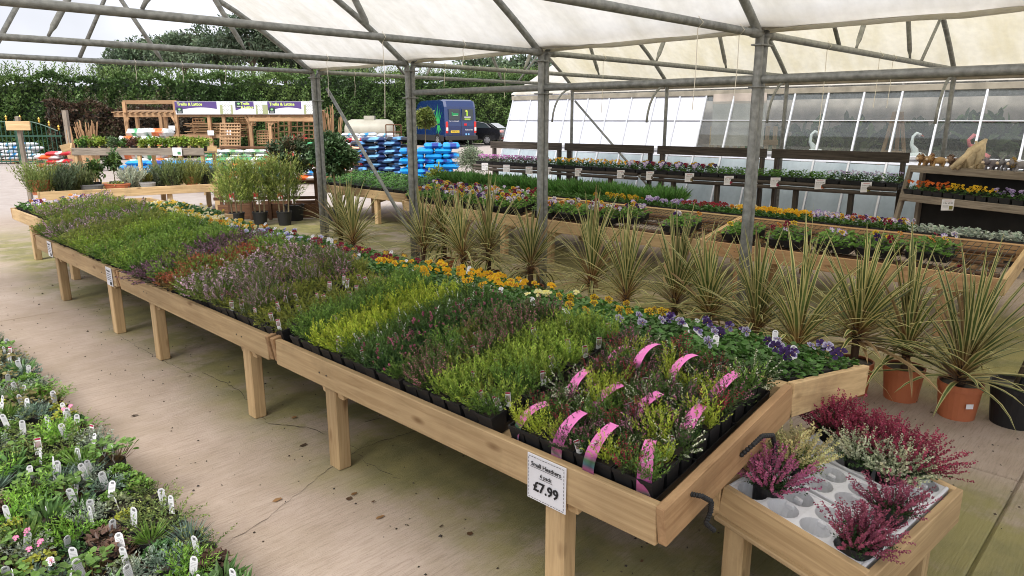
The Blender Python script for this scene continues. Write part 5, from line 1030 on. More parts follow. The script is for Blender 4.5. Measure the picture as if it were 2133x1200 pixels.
# ---- lollipop standards
def standard(px, py, d, r_, cols, lb, L=.06, W=.036, n=1500, base=None, pot=True, red=0):
    c = bgp(px, py, d); t2 = thing('standard_tree', lb, 'tree', (c[0], c[1], 0), rnd(0, 6)); z = c[2]
    round_pot(.16, .26, (.014, .014, .015)).build('pot', 'mixed', t2)
    b_ = MB(); b_.tube([(0, 0, .2), (.015, .01, z*.5), (0, 0, z)], .017, 8, .013, col=(.16, .13, .08)); b_.build('trunk', 'bark', t2)
    for k in range(5): b_ = MB(); a = k*1.26; b_.tube([(0, 0, z-r_*.7), (r_*.6*math.cos(a), r_*.6*math.sin(a), z+rnd(-.1, .4)*r_)], .008, 5, .004, col=(.16, .13, .08)); b_.build('branch', 'bark', t2)
    f = crown(r_, r_, r_*.85, n, L, W, cols, 46, (0, 0, z), .72, True, csz=.3)
    if red: f.merge(crown(r_*1.08, r_*1.08, r_*.95, red, L*1.2, W*.9, [(.32, .03, .02), (.25, .05, .03)], 9, (0, 0, z+.08*r_), .9, True, csz=.18))
    f.build('crown', 'leaf', t2)
PH = [(.08, .13, .06), (.11, .16, .08), (.14, .11, .06), (.09, .14, .065)]
standard(692, 322, 11.2, .38, [(.035, .075, .028), (.055, .10, .038)], 'dark round headed standard tree just right of the far grey post', n=5600)
standard(606, 328, 11.7, .40, PH, 'standard tree with red young leaves left of the far grey post', n=3600, red=70)
standard(886, 246, 21, .34, [(.17, .21, .05), (.22, .26, .07), (.12, .17, .04)], 'pale green ball standard tree standing before the blue van', .075, .04, 3600)
# grey leaved bush and young yellow green plant
def bush(px, py, d, rx, rz, cols, lb, L, W, n=1600, pot=None, oval=False, zb=None, name='bush', cat='shrub', grp=None, stems_=5):
    c = bgp(px, py, d); t2 = thing(name, lb, cat, (c[0], c[1], 0 if zb is None else zb), rnd(0, 6), grp); zc = c[2]-(0 if zb is None else zb)
    if pot: round_pot(pot[0], pot[1], pot[2]).build('pot', 'mixed', t2)
    for k in range(stems_): b_ = MB(); a = rnd(0, 6.3); b_.tube([(0, 0, .03), (rx*.3*math.cos(a), rx*.3*math.sin(a), zc*.6), (rx*.6*math.cos(a), rx*.6*math.sin(a), zc+rz*.4)], .008, 5, .003, col=(.12, .10, .06)); b_.build('stem', 'bark', t2)
    crown(rx, rx, rz, n, L, W, cols, 26, (0, 0, zc), .35, oval, csz=.5).build('foliage', 'leaf', t2); return t2
bush(985, 330, 15.2, .36, .36, [(.19, .24, .15), (.24, .30, .19), (.15, .20, .12)], 'round grey green bush left of the weathered staging', .07, .016, 2600, (.17, .22, (.014, .014, .015)))
bush(905, 365, 11.6, .16, .2, [(.33, .37, .07), (.26, .33, .06)], 'young yellow green leafy plant before the blue bags', .05, .03, 420, (.1, .16, (.014, .014, .015)), True)
# ---- bags
def bag(lx, ly, h, base, patch, label_c=None, seed=0, sq=0):
    b_ = MB(); nx, ny = 13, 7; r_ = np.random.default_rng(seed); V = []; C = []
    for top in (1, -1):
        for j in range(ny+1):
            for i in range(nx+1):
                u, v = i/nx*2-1, j/ny*2-1; e = (1-abs(u)**(9+sq))*(1-abs(v)**(6+sq)); z = h/2+top*h/2*(e**(.5 if not sq else .3))+r_.normal(0, h*.035)*e
                V.append((u*lx/2*(1-.03*abs(v)), v*ly/2*(1-.03*abs(u)), z)); c = np.array(base)
                if patch is not None and abs(u+.22*math.sin(2.6*v+seed)+r_.normal(0, .06)-.1*top) < patch[1]*(.75+.35*math.sin(seed*2+v*2)): c = np.array(patch[0])*r_.uniform(.75, 1.2)
                c = c*r_.uniform(.86, 1.1)
                if label_c is not None and -.1 < u < .55 and v < .2: c = np.array(label_c)
                C.append(c)
    k = (nx+1)*(ny+1); F = []
    for j in range(ny):
        for i in range(nx): a = j*(nx+1)+i; F += [(a, a+1, a+nx+2, a+nx+1), (k+a, k+a+nx+1, k+a+nx+2, k+a+1)]
    b_.add(V, F, np.array(C)); return b_.mesh('compost_bag', 'bag_plastic', True)
BLUE = [bag(.62, .40, .125, (.01, .25, .62), None, (.012, .03, .22), 1), bag(.62, .40, .125, (.012, .28, .66), ((.012, .03, .2), .35), None, 2), bag(.62, .4, .125, (.01, .24, .6), None, None, 3)]
DARK = [bag(.62, .40, .115, (.012, .012, .016), ((.10, .27, .55), .3), None, 4), bag(.62, .40, .115, (.015, .03, .10), ((.16, .36, .6), .35), None, 5)]
RED = [bag(.6, .4, .11, (.5, .02, .03), ((.7, .7, .7), .3), None, 6), bag(.6, .4, .11, (.45, .02, .05), None, (.75, .6, .4), 7)]
WHT = [bag(.6, .4, .11, (.66, .68, .66), ((.15, .35, .15), .3), None, 8), bag(.6, .4, .11, (.7, .7, .72), ((.1, .35, .6), .4), None, 9)]
MIX = [bag(.6, .4, .12, (.62, .64, .62), ((.02, .22, .55), .45), None, 10), bag(.6, .4, .12, (.7, .7, .7), ((.75, .12, .02), .4), None, 11), bag(.6, .4, .12, (.05, .28, .12), ((.72, .72, .7), .3), None, 12)]
ORB = [bag(.6, .4, .12, (.64, .66, .64), ((.62, .13, .02), .5), None, 21, 14), bag(.6, .4, .12, (.62, .64, .62), ((.06, .30, .12), .55), None, 22, 14)]
def stack(px, d, meshes, nx, ny, nl, sx, sy, sh_, label, group, rz=0., z0=.12, pal=True, skip=0, zs=1.):
    c = bg0(px, d); e1 = np.array([math.cos(BZ+rz), math.sin(BZ+rz), 0]); e2 = np.array([-e1[1], e1[0], 0])
    if pal:
        t2 = thing('pallet', 'wooden pallet under the '+group, 'pallet', c, BZ+rz)
        for k in range(5): bx(t2, 'deck_board', 'trellis_wood', (0, (k-2)*ny*sy/5, .1), (nx*sx, .09, .02))
        for k in (-1, 0, 1): bx(t2, 'bearer', 'trellis_wood', (k*nx*sx*.45, 0, .045), (.09, ny*sy, .085))
    for l in range(nl):
        for j in range(ny):
            for i in range(nx):
                if l == nl-1 and rnd(0, 1) < skip: continue
                p = c+e1*((i-(nx-1)/2+((l % 2)-.5)*.4)*sx+rnd(-.02, .02))+e2*((j-(ny-1)/2)*sy+rnd(-.02, .02))+np.array([0, 0, z0+l*sh_+rnd(-.006, .006)])
                pos = f'{ORD[l]} layer, {ORD[i]} from left'+('' if ny == 1 else ', front' if j == 0 else ', back')
                inst(meshes[(i+j+l) % len(meshes)] if len(meshes) < 3 else random.choice(meshes), 'compost_bag', None, p, (rnd(-.04, .04), rnd(-.04, .04), BZ+rz+rnd(-.06, .06)), (sx/.62, sy/.4, zs), label=f'{label}, {pos}', cat='bag', group=group)
stack(893, 17.4, BLUE, 3, 2, 8, .42, .42, .118, 'bright blue compost bag in the right stack', 'bright blue compost bags', .1, skip=.3)
stack(790, 18.6, DARK, 2, 2, 10, .62, .42, .105, 'black and blue bag in the middle stack', 'black and blue compost bags', .25, skip=.2)
stack(725, 20.5, RED, 2, 2, 9, .55, .45, .11, 'red and white compost bag left of the black stack', 'red compost bags', .1, skip=.2)
stack(790, 22, WHT, 2, 1, 8, .65, .45, .12, 'white and green bag behind the black and blue stack', 'white bags behind the black stack', .1)
stack(758, 25, [MIX[0], WHT[1]], 3, 1, 8, .6, .45, .13, 'white and blue bag in the tall rear stack', 'white and blue bags at the rear', .05)
stack(672, 19.5, MIX, 2, 1, 8, .62, .42, .11, 'mixed coloured compost bag behind the standard trees', 'mixed bags behind the standard trees', .1)
stack(490, 19.2, [WHT[0], MIX[2], WHT[0]], 3, 1, 7, .62, .42, .10, 'white and green bag before the trellis shelter', 'white and green bags before the shelter', .05)
stack(560, 18.3, MIX, 4, 1, 5, .62, .42, .11, 'multicoloured bag low behind the bottlebrush shrubs', 'multicoloured bags behind the bottlebrush', .05)
stack(300, 20.6, ORB, 2, 1, 6, .6, .5, .205, 'orange and green printed bag behind the upper shelf', 'orange and green printed bags', .0, zs=1.75)
stack(352, 18.4, BLUE, 5, 1, 4, .5, .4, .115, 'blue bag lying under the upper plant shelf', 'blue bags under the upper shelf', .0)
stack(20, 27, [MIX[0], WHT[1]], 3, 1, 5, .62, .42, .13, 'white and blue bag beyond the green gate', 'bags beyond the green gate', .0)
stack(100, 19.5, [RED[0], MIX[1], DARK[0]], 1, 1, 6, .62, .42, .11, 'dark red printed bag left of the upper shelf', 'bags left of the upper shelf', .3)
# ---- bench of large herb pots with an upper shelf
A_, B_ = at(82, 400, .5), at(445, 383, .5); dr = (B_-A_)/np.linalg.norm(B_-A_); rzb = math.atan2(dr[1], dr[0]); t_ = thing('herb_bench', 'pine bench of big terracotta herb pots at the left', 'bench', (*A_[:2], 0), rzb); LB = np.linalg.norm(B_-A_)+.35
for nm, a, c in (('front_rail', (0, 0, .43), (LB, 0, .43)), ('back_rail', (0, .95, .47), (LB, .95, .47)), ('end_board', (-.016, -.016, .43), (-.016, .95, .47)), ('end_board', (LB+.016, -.016, .43), (LB+.016, .95, .47))):
    b_ = MB(); b_.beam(a, c, .032, .14); b_.build(nm, 'new_pine', t_)
for k in range(7): b_ = MB(); b_.beam((0.02, .08+k*.13, .42+k*.004), (LB-.02, .08+k*.13, .42+k*.004), .11, .02); b_.build('deck_slat', 'new_pine', t_)
for x in (.25, 1.1, 1.9, LB-.3):
    for y in (.07, .88): bx(t_, 'leg', 'new_pine', (x, y, .18), (.08, .08, .36))
def onb(px, y): # point on the herb bench from image column
    lo, hi = 0, LB
    for _ in range(30):
        m_ = (lo+hi)/2; P = A_+dr*m_+np.array([-dr[1], dr[0], 0])*y
        if proj((P[0], P[1], .5))[0] < px: lo = m_
        else: hi = m_
    P = A_+dr*m_+np.array([-dr[1], dr[0], 0])*y; return np.array([P[0], P[1], .435+y*.03])
HG = 'potted herbs on the left bench'
def herb(px, y, pot, potc, rx, rz, cols, lb, L=.06, W=.012, n=1300, oval=False, long_=None):
    p = onb(px, y); t2 = thing('potted_herb', lb, 'herb', p, BZ, HG)
    if long_: b_ = MB(); b_.lathe([(pot*.85, 0), (pot, .11), (pot*1.04, .11), (pot*1.04, .13), (pot*.95, .13), (.01, .12)], 18, cols=[potc]*5+[(.03, .02, .014)], sx=long_); h = .13; b_.build('pot', 'mixed', t2, smooth=False)
    else: h = pot*1.5; round_pot(pot, h, potc).build('pot', 'mixed', t2)
    f = MB(); n_ = n//6; P, D, Ls = sprigs(n_, pot*.8, .42, rz*1.45, .3); P[:, 0] *= (long_ or 1)
    if oval: f = crown(rx, rx*.7, rz, n, L, L*.7, cols, 16, (0, 0, rz*.7), .3, True, csz=.5)
    else:
        for q in range(2): needles(f, P, D, Ls, 10, L, W, cols[q % len(cols)], tipcol=cols[-1], ang=.5)
    f.build('foliage', 'leaf', t2, (0, 0, h-.02))
TC, BK = (.42, .135, .06), (.014, .014, .015)
for a in [(86, .2, .16, TC, .2, .28, [(.13, .19, .05), (.22, .27, .08)], 'bushy rosemary in a wide terracotta pot at the left bench end'), (133, .25, .13, BK, .2, .24, [(.07, .11, .055), (.12, .16, .09)], 'dark rosemary in a black pot right of the terracotta one'), (150, .5, .13, BK, .2, .25, [(.07, .11, .055), (.13, .17, .09)], 'second dark rosemary in a black pot'), (172, .3, .11, BK, .18, .2, [(.11, .15, .05), (.18, .22, .08)], 'greyish thyme in a small black pot'), (298, .45, .12, TC, .2, .14, [(.20, .22, .05), (.28, .27, .06)], 'yellow tinged thyme in a tapered terracotta pot'), (330, .5, .13, BK, .22, .2, [(.13, .18, .11), (.18, .23, .15)], 'blue green lavender on the left bench'), (362, .4, .14, BK, .24, .26, [(.12, .17, .07), (.2, .25, .09)], 'soft green lavender right of the blue green one'), (400, .35, .12, TC, .2, .27, [(.15, .2, .06), (.26, .29, .08)], 'feathery herb in a terracotta pot near the bench right end'), (428, .5, .12, BK, .2, .2, [(.11, .15, .08), (.18, .22, .12)], 'grey herb at the right end of the left bench'), (275, .3, .10, BK, .15, .2, [(.36, .40, .30), (.42, .45, .34)], 'silver grey herb behind the long terracotta trough')]: herb(*a)
herb(192, .14, .10, (.10, .10, .10), .16, .08, [(.20, .24, .05), (.12, .17, .05)], 'low mixed sempervivum trough in grey plastic', .02, .02, 500, True, 1.9)
herb(245, .16, .115, (.36, .11, .05), .24, .11, [(.28, .30, .04), (.16, .20, .09), (.14, .11, .12)], 'mixed herbs in a long terracotta trough', .03, .02, 800, True, 1.9)
herb(308, .13, .09, (.3, .29, .28), .12, .06, [(.33, .33, .05), (.2, .24, .09)], 'yellow herbs in a small grey trough', .025, .02, 400, True, 1.5)
for px, py, lb in ((201, 335, 'small bay tree with a clear stem above the herb pots, left one'), (241, 322, 'small bay tree with a white tag above the herb pots, right one')):
    p = onb(px, .4); c = bgp(px, py, 14.6); t2 = thing('bay_tree', lb, 'tree', p, 0, 'small bay trees on the herb bench'); round_pot(.09, .14, BK).build('pot', 'mixed', t2); z = c[2]-p[2]
    b_ = MB(); b_.tube([(0, 0, .1), (0, .01, z)], .009, 6, .006, col=(.12, .10, .06)); b_.build('trunk', 'bark', t2); crown(.17, .17, .2, 420, .075, .035, [(.045, .085, .025), (.09, .16, .03)], 14, (0, 0, z), .3, True, csz=.5).build('crown', 'leaf', t2)
# upper shelf
U0, U1 = bgp(150, 316, 15.6), bgp(425, 316, 15.6); zU = U0[2]; du = (U1-U0)/np.linalg.norm(U1-U0); t_ = thing('upper_shelf', 'raised pine plant shelf behind the herb bench', 'shelf', (*U0[:2], 0), math.atan2(du[1], du[0])); LU = np.linalg.norm(U1-U0)
for nm, a, c in (('front_rail', (0, 0, zU), (LU, 0, zU)), ('back_rail', (0, .7, zU+.02), (LU, .7, zU+.02)), ('end_board', (-.016, 0, zU), (-.2, .35, zU+.1)), ('end_board', (-.2, .35, zU+.1), (-.42, .3, zU+.04))): b_ = MB(); b_.beam(a, c, .03, .16); b_.build(nm, 'new_pine' if nm != 'front_rail' else 'grey_wood', t_)
b_ = MB(); b_.beam((0, .35, zU-.02), (LU, .35, zU-.02), .62, .025); b_.build('shelf_board', 'new_pine', t_)
for x in (.06, LU*.5, LU-.06):
    for y in (.04, .66): bx(t_, 'leg', 'new_pine', (x, y, (zU-.07)/2), (.07, .07, zU-.07))
for k in range(13):
    u = (k+.5)/13; p = U0+du*LU*u+np.array([-du[1], du[0], 0])*.28; cols = [[(.06, .14, .03), (.12, .22, .04)], [(.12, .16, .09), (.08, .14, .05)], [(.26, .32, .05), (.18, .28, .04)], [(.15, .23, .03)]][(k*7) % 4 if k < 7 else (2 if k > 8 else 3)]
    if k == 5: cols = [(.16, .08, .05), (.12, .06, .05)]
    t2 = thing('shelf_herb', ('purple brown' if k == 5 else 'yellow green' if k > 8 else 'green')+f' leafy herb {ORD[k]} from the left on the upper shelf', 'herb', (p[0], p[1], zU+.0), rnd(0, 6), 'herbs on the upper shelf'); round_pot(.075, .11, BK, n=12).build('pot', 'mixed', t2)
    crown(.17, .17, .13, 420, .05, .03, cols, 12, (0, 0, .19), .3, True, csz=.5).build('foliage', 'leaf', t2)
notice(369, 318, 0, .1, .1, 'x') if False else None
p = bgp(369, 316, 15.55); t_ = thing('price_notice', 'white price notice on the upper shelf rail', 'price notice', p, BZ); b_ = MB(); b_.box((0, 0, 0), (.2, .004, .17), ch=.001); b_.build('card', 'paper', t_); b_ = MB(); b_.box((.04, -.004, -.03), (.07, .002, .06), ch=.0005, col=(.05, .2, .08)); b_.build('printing', 'mixed', t_)
# signpost and orange cone
p0, p1 = at(66, 425, 0), None; p1 = bgp(36, 243, float(p0 @ FH)-.2); t_ = thing('signpost', 'leaning wooden post with a blank yellow board beside the gate', 'sign', p0, BZ); dl = p1-p0; R_ = np.array([[math.cos(-BZ), -math.sin(-BZ), 0], [math.sin(-BZ), math.cos(-BZ), 0], [0, 0, 1]]); dl = R_ @ dl
b_ = MB(); b_.beam((0, 0, 0), dl, .07, .07, (0, 1, 0)); b_.build('post', 'grey_wood', t_)
bx(t_, 'board', 'new_pine', dl*.9+np.array([.03, -.06, 0]), (.46, .03, .17))
p = bg0(396, 17); t_ = thing('traffic_cone', 'orange cone standing under the herb bench', 'cone', p); b_ = MB(); b_.lathe([(.10, 0), (.11, .02), (.07, .03), (.02, .38), (.012, .4)], 14); b_.build('cone', 'orange_plastic', t_, smooth=True); bx(t_, 'base', 'orange_plastic', (0, 0, .012), (.28, .28, .02))
# ---- green gate
t_ = thing('metal_gate', 'green metal bar gate with gold finials at the far left', 'gate', bg0(0, 26), BZ)
def gx(px): return (px-0)/FPX*26.4
for z in (.12, 1.02): b_ = MB(); b_.beam((gx(-60), 0, z), (gx(118), 0, z), .03, .05); b_.build('rail', 'green_metal', t_)
for k, px in enumerate(range(-56, 120, 9)):
    h = 1.55-.35*max(0, (px-60)/55)**1.3; b_ = MB(); b_.tube([(gx(px), 0, .05), (gx(px), 0, h)], .014, 6); b_.build('bar', 'green_metal', t_)
b_ = MB(); b_.tube([(gx(px), -.01, 1.52-.35*max(0, (px-60)/55)**1.3) for px in range(-56, 120, 8)], .02, 6); b_.build('top_rail', 'green_metal', t_)
for px in (12, 40, 77, 96, 114): h = 1.56-.35*max(0, (px-60)/55)**1.3; b_ = MB(); b_.lathe([(.012, 0), (.035, .05), (.02, .1), (.045, .13), (.005, .2)], 8, (gx(px), 0, h)); b_.build('finial', 'gold_paint', t_)
for px in (28, 36): b_ = MB(); b_.box((gx(px), .02, .8), (.06, .06, 1.6)); b_.build('gate_post', 'green_metal', t_)
b_ = None
# wooden fence post and cane bundles
t_ = thing('fence_post', 'grey wooden post behind the bamboo canes', 'post', bg0(137, 24.5), BZ); bx(t_, 'post', 'grey_wood', (0, 0, .95), (.14, .14, 1.9))
def canes(px, d, n, lean, h, lb, z0=0.):
    p = bg0(px, d); t2 = thing('cane_bundle', lb, 'canes', p, BZ)
    b_ = MB(); b_.lathe([(.22, z0), (.26, z0+.5), (.24, z0+.5), (.2, z0+.05)], 14); b_.build('tub', 'trellis_wood', t2)
    for k in range(n):
        a = rnd(-1, 1); b_ = MB(); hh = h*rnd(.82, 1.05); b_.tube([(a*.14, rnd(-.1, .1), z0+.1), (a*lean+rnd(-.04, .04), rnd(-.15, .15), hh)], .012, 5, col=(1, 1, 1)); b_.build('cane', 'trellis_wood', t2)
canes(178, 23, 34, .42, 1.52, 'wide bundle of pale bamboo canes left of the shelter'); canes(148, 23.4, 8, .25, 1.5, 'thin bundle of canes beside the grey post'); canes(690, 24, 24, .42, 2.0, 'bundle of bamboo canes right of the trellis shelter', .2)
# ---- trellis shelter
D0 = 23.; t_ = thing('trellis_shelter', 'open timber shelter with racks for trellis panels below the purple signs', 'shelter', bg0(450, D0), BZ)
def sx_(px, d=D0): return (px-450)/FPX*(d*math.cos(PITCH)+.2)
def szz(py, d=D0): return bgp(450, py, d)[2]
for px, py0 in ((264, 212), (368, 211), (520, 240), (655, 240), (336, 240), (436, 240), (466, 240), (560, 240)): bx(t_, 'post', 'trellis_wood', (sx_(px), 0, szz(py0)/2), (.1, .1, szz(py0)))
for px in (243, 305, 400, 485, 575, 650): bx(t_, 'post', 'trellis_wood', (sx_(px), 1.3, .95), (.1, .1, 1.9))
for a, c, z, y in ((262, 372, 213, 0), (240, 660, 240, 0), (240, 660, 240, 1.3), (330, 480, 284, 0), (520, 655, 249, -.06)): b_ = MB(); b_.beam((sx_(a), y, szz(z)), (sx_(c), y, szz(z)), .05, .12); b_.build('beam', 'trellis_wood', t_)
for px in range(242, 660, 12): b_ = MB(); b_.beam((sx_(px), -.1, szz(237)+.04), (sx_(px), 1.45, szz(237)+.12), .1, .03); b_.build('roof_batten', 'trellis_wood', t_)
for a, z0, c, z1 in ((270, 245, 262, 262), (360, 243, 368, 258), (510, 240, 520, 258), (530, 240, 521, 262), (645, 240, 655, 256), (560, 262, 585, 240)): b_ = MB(); b_.beam((sx_(a), -.02, szz(z0)), (sx_(c), -.02, szz(z1)), .06, .07); b_.build('brace', 'trellis_wood', t_)
for z, a, c in ((1.05, 336, 480), (.7, 368, 480)): b_ = MB(); b_.beam((sx_(a), .6, z), (sx_(c), .6, z), 1.1, .03); b_.build('shelf', 'trellis_wood', t_)
def lattice(px0, px1, py0, py1, y, sq, lb, lean=.2, mat='trellis_wood', d=D0, rz=0, grp='trellis panels at the shelter'):
    w_ = abs(px1-px0)/FPX*d; z1, z0 = bgp(450, py0, d)[2], max(.03, bgp(450, py1, d)[2]); p = bg0((px0+px1)/2, d)+FH*y; t2 = thing('garden_trellis', lb, 'trellis', (p[0], p[1], z0), BZ+rz, grp, (-lean, 0, BZ+rz)); h = (z1-z0)/math.cos(lean)
    nx, ny = max(2, round(w_/sq)), max(2, round(h/sq))
    for k in range(nx+1): b_ = MB(); x = -w_/2+w_*k/nx; b_.beam((x, 0, 0), (x, 0, h), .035, .018, (0, 1, 0)); b_.build('slat', mat, t2)
    for k in range(ny+1): b_ = MB(); z = h*k/ny; b_.beam((-w_/2, -.02, z), (w_/2, -.02, z), .018, .035); b_.build('slat', mat, t2)
lattice(492, 530, 257, 318, -1.4, .085, 'pale square lattice panel leaning before the shelter', .25, 'trellis_wood', 21.5)
lattice(542, 568, 245, 300, .4, .16, 'narrow brown trellis panel under the right sign'); lattice(570, 596, 250, 312, .3, .17, 'trellis panel left of the pair beneath the right sign', .1); lattice(597, 622, 252, 312, .35, .17, 'trellis panel right of the pair beneath the right sign', .12); lattice(620, 640, 245, 290, .6, .13, 'small trellis panel near the shelter right end', .15)
lattice(376, 400, 248, 300, .8, .10, 'fine slatted panel leaning on the left of the shelter', .1); lattice(466, 510, 243, 262, .9, .07, 'close slatted panel high under the signs', 0); lattice(528, 560, 273, 300, .2, .08, 'close slatted panel leaning behind the lattice', .1)
lattice(803, 834, 260, 305, 0, .2, 'orange brown trellis panel before the blue van', .05, 'brown_wood', 21.8)
for k in range(9): 
    z = 1.08+.05*k; b_ = MB(); p = bg0(455+rnd(-8, 8), D0+.5); t2 = thing('slatted_hurdle', f'flat slatted hurdle on the shelter shelf, {ORD[k]} from the bottom of the pile', 'hurdle', (p[0], p[1], z), BZ+rnd(-.05, .05), 'stacked fence panels on the shelf')
    for q in range(5): b_ = MB(); b_.beam((-.85, -.4+q*.18, 0), (.85+rnd(-.1, .1), -.4+q*.18, rnd(-.01, .01)), .12, .018); b_.build('slat', 'trellis_wood', t2)
    for x in (-.6, 0, .6): b_ = MB(); b_.beam((x, -.48, .018), (x, .42, .018), .04, .016); b_.build('slat', 'trellis_wood', t2)
for px, py in ((358, 267), (439, 277), (476, 276)): p = bgp(px, py, D0-.1); t2 = thing('price_notice', f'white notice on the shelter rack, '+{358: 'left', 439: 'middle', 476: 'right'}[px]+' one', 'price notice', p, BZ); b_ = MB(); b_.box((0, 0, 0), (.2, .01, .15), ch=.002); b_.build('card', 'paper', t2)
t2 = thing('low_rack', 'dark brown low rack frame standing before the lattice panel', 'rack', bg0(508, 19.9), BZ)
for x in (-.65, -.2, .25, .68): bx(t2, 'post', 'brown_wood', (x, 0, .42), (.07, .07, .85))
for z in (.86, .55): b_ = MB(); b_.beam((-.72, 0, z), (.74, 0, z), .1, .06); b_.build('rail', 'brown_wood', t2)
# banner signs
def banner(px0, px1, two, lb):
    zc = (szz(212)+szz(238))/2; h = szz(211)-szz(238); w_ = (px1-px0)/FPX*(D0*math.cos(PITCH)+.2); p = bg0((px0+px1)/2, D0-.12); t2 = thing('banner_sign', lb, 'sign', (p[0], p[1], zc), BZ)
    bx(t2, 'board', 'paper', (0, 0, 0), (w_-.01, .02, h)); n_ = 16; f0, f1 = (-.5, .22) if not two else (-.42, .1); V = []
    for k in range(n_+1):
        u = k/n_; x = w_*(f0+(f1-f0)*u); V += [(x, -.0125, h*(-.12-.16*math.sin(u*math.pi*1.1+2.6)*(1))), (x, -.0125, h*.49)]
    b_ = MB(); b_.add(V, [(2*k, 2*k+2, 2*k+3, 2*k+1) for k in range(n_)]); b_.build('purple_field', 'purple_ink', t2)
    x0 = w_*f0
    if two: text('Trellis', h*.27, 'lime_ink', t2, (x0+w_*.16, -.015, h*.32), (math.pi/2, 0, 0), bold=h*.008, align='LEFT'); text('& Lattice', h*.27, 'lime_ink', t2, (x0+w_*.16, -.015, h*.05), (math.pi/2, 0, 0), bold=h*.008, align='LEFT')
    else: text('Trellis & Lattice', h*.31, 'lime_ink', t2, (x0+w_*.04, -.015, h*.28), (math.pi/2, 0, 0), bold=h*.009, align='LEFT')
    b_ = MB(); bxx = x0+w_*(.02 if not two else .01); zz = -h*.42 if not two else .02*h; b_.add([(bxx, -.014, zz), (bxx+h*.5, -.014, zz), (bxx+h*.5, -.014, zz+h*.46), (bxx, -.014, zz+h*.46)], [(0, 1, 2, 3)], (.025, .04, .045)); b_.add([(bxx+h*.25+h*.1*math.cos(t)*(1+.3*math.sin(t)), -.0155, zz+h*.3+h*.08*math.sin(t)) for t in np.linspace(0, 6.28, 9)[:-1]], [tuple(range(8))], (.25, .55, .2)); b_.quad((bxx+h*.1, -.0155, zz+h*.08), (bxx+h*.4, -.0155, zz+h*.08), (bxx+h*.4, -.0155, zz+h*.13), (bxx+h*.1, -.0155, zz+h*.13), (.5, .5, .5))
    xp = w_*(f1+.05); b_.quad((xp, -.0125, -h*.48), (w_*.49, -.0125, -h*.48), (w_*.49, -.0125, h*.25), (xp, -.0125, h*.25), (.30, .33, .18)); b_.quad((xp, -.0123, h*.05), (w_*.49, -.0123, h*.05), (w_*.49, -.0123, h*.48), (xp, -.0123, h*.48), (.55, .6, .66))
    xa, xb = w_*(f1+.10), w_*(f1+.24); b_.quad((xa, -.0140, -h*.46), (xb, -.0140, -h*.46), (xb, -.0140, h*.47), (xa, -.0140, h*.47), (.70, .70, .68))
    for q in range(6):
        for r in range(9):
            if (q+r) % 2: x = xa+(xb-xa)*q/6; z = -h*.44+h*.9*r/9; b_.quad((x, -.0155, z), (x+(xb-xa)/7, -.0155, z), (x+(xb-xa)/7, -.0155, z+h*.07), (x, -.0155, z+h*.07), (.35, .37, .36))
    b_.build('printing', 'mixed', t2, kind='stuff')
banner(368, 487, False, 'left purple and white banner reading Trellis & Lattice'); banner(487, 560, True, 'middle banner reading Trellis & Lattice on two lines'); banner(560, 656, False, 'right purple and white banner reading Trellis & Lattice')
# ---- gas tank
p = bg0(770, 36); t_ = thing('gas_tank', 'cream horizontal gas tank before the hedge', 'tank', p, BZ); b_ = MB(); R0 = .72; n_ = 16
prof = [(-1.25, .04), (-1.22, .28), (-1.1, .46), (-.9, .54), (.9, .54), (1.1, .46), (1.22, .28), (1.25, .04)]; V = [(x, r*math.cos(t), 1.05+r*math.sin(t)) for x, r in prof for t in np.linspace(0, 6.283, n_, endpoint=False)]
b_.add(V, [(i*n_+j, i*n_+(j+1) % n_, (i+1)*n_+(j+1) % n_, (i+1)*n_+j) for i in range(7) for j in range(n_)]); b_.build('shell', 'tank_paint', t_, smooth=True)
bx(t_, 'valve_box', 'tank_paint', (0, 0, 1.66), (.5, .4, .2)); bx(t_, 'foot', 'tank_paint', (-.7, 0, .27), (.2, .7, .54)); bx(t_, 'foot', 'tank_paint', (.7, 0, .27), (.2, .7, .54)); bx(t_, 'low_wall', 'white_paint', (.1, -1.0, .45), (2.4, .12, .9))
for px in (787, 793, 826): t2 = thing('timber_post', 'pale timber post near the gas tank, '+{787: 'left', 793: 'middle', 826: 'right'}[px]+' one', 'post', bg0(px, 26), BZ); bx(t2, 'post', 'grey_wood', (0, 0, .55), (.14, .14, 1.1))
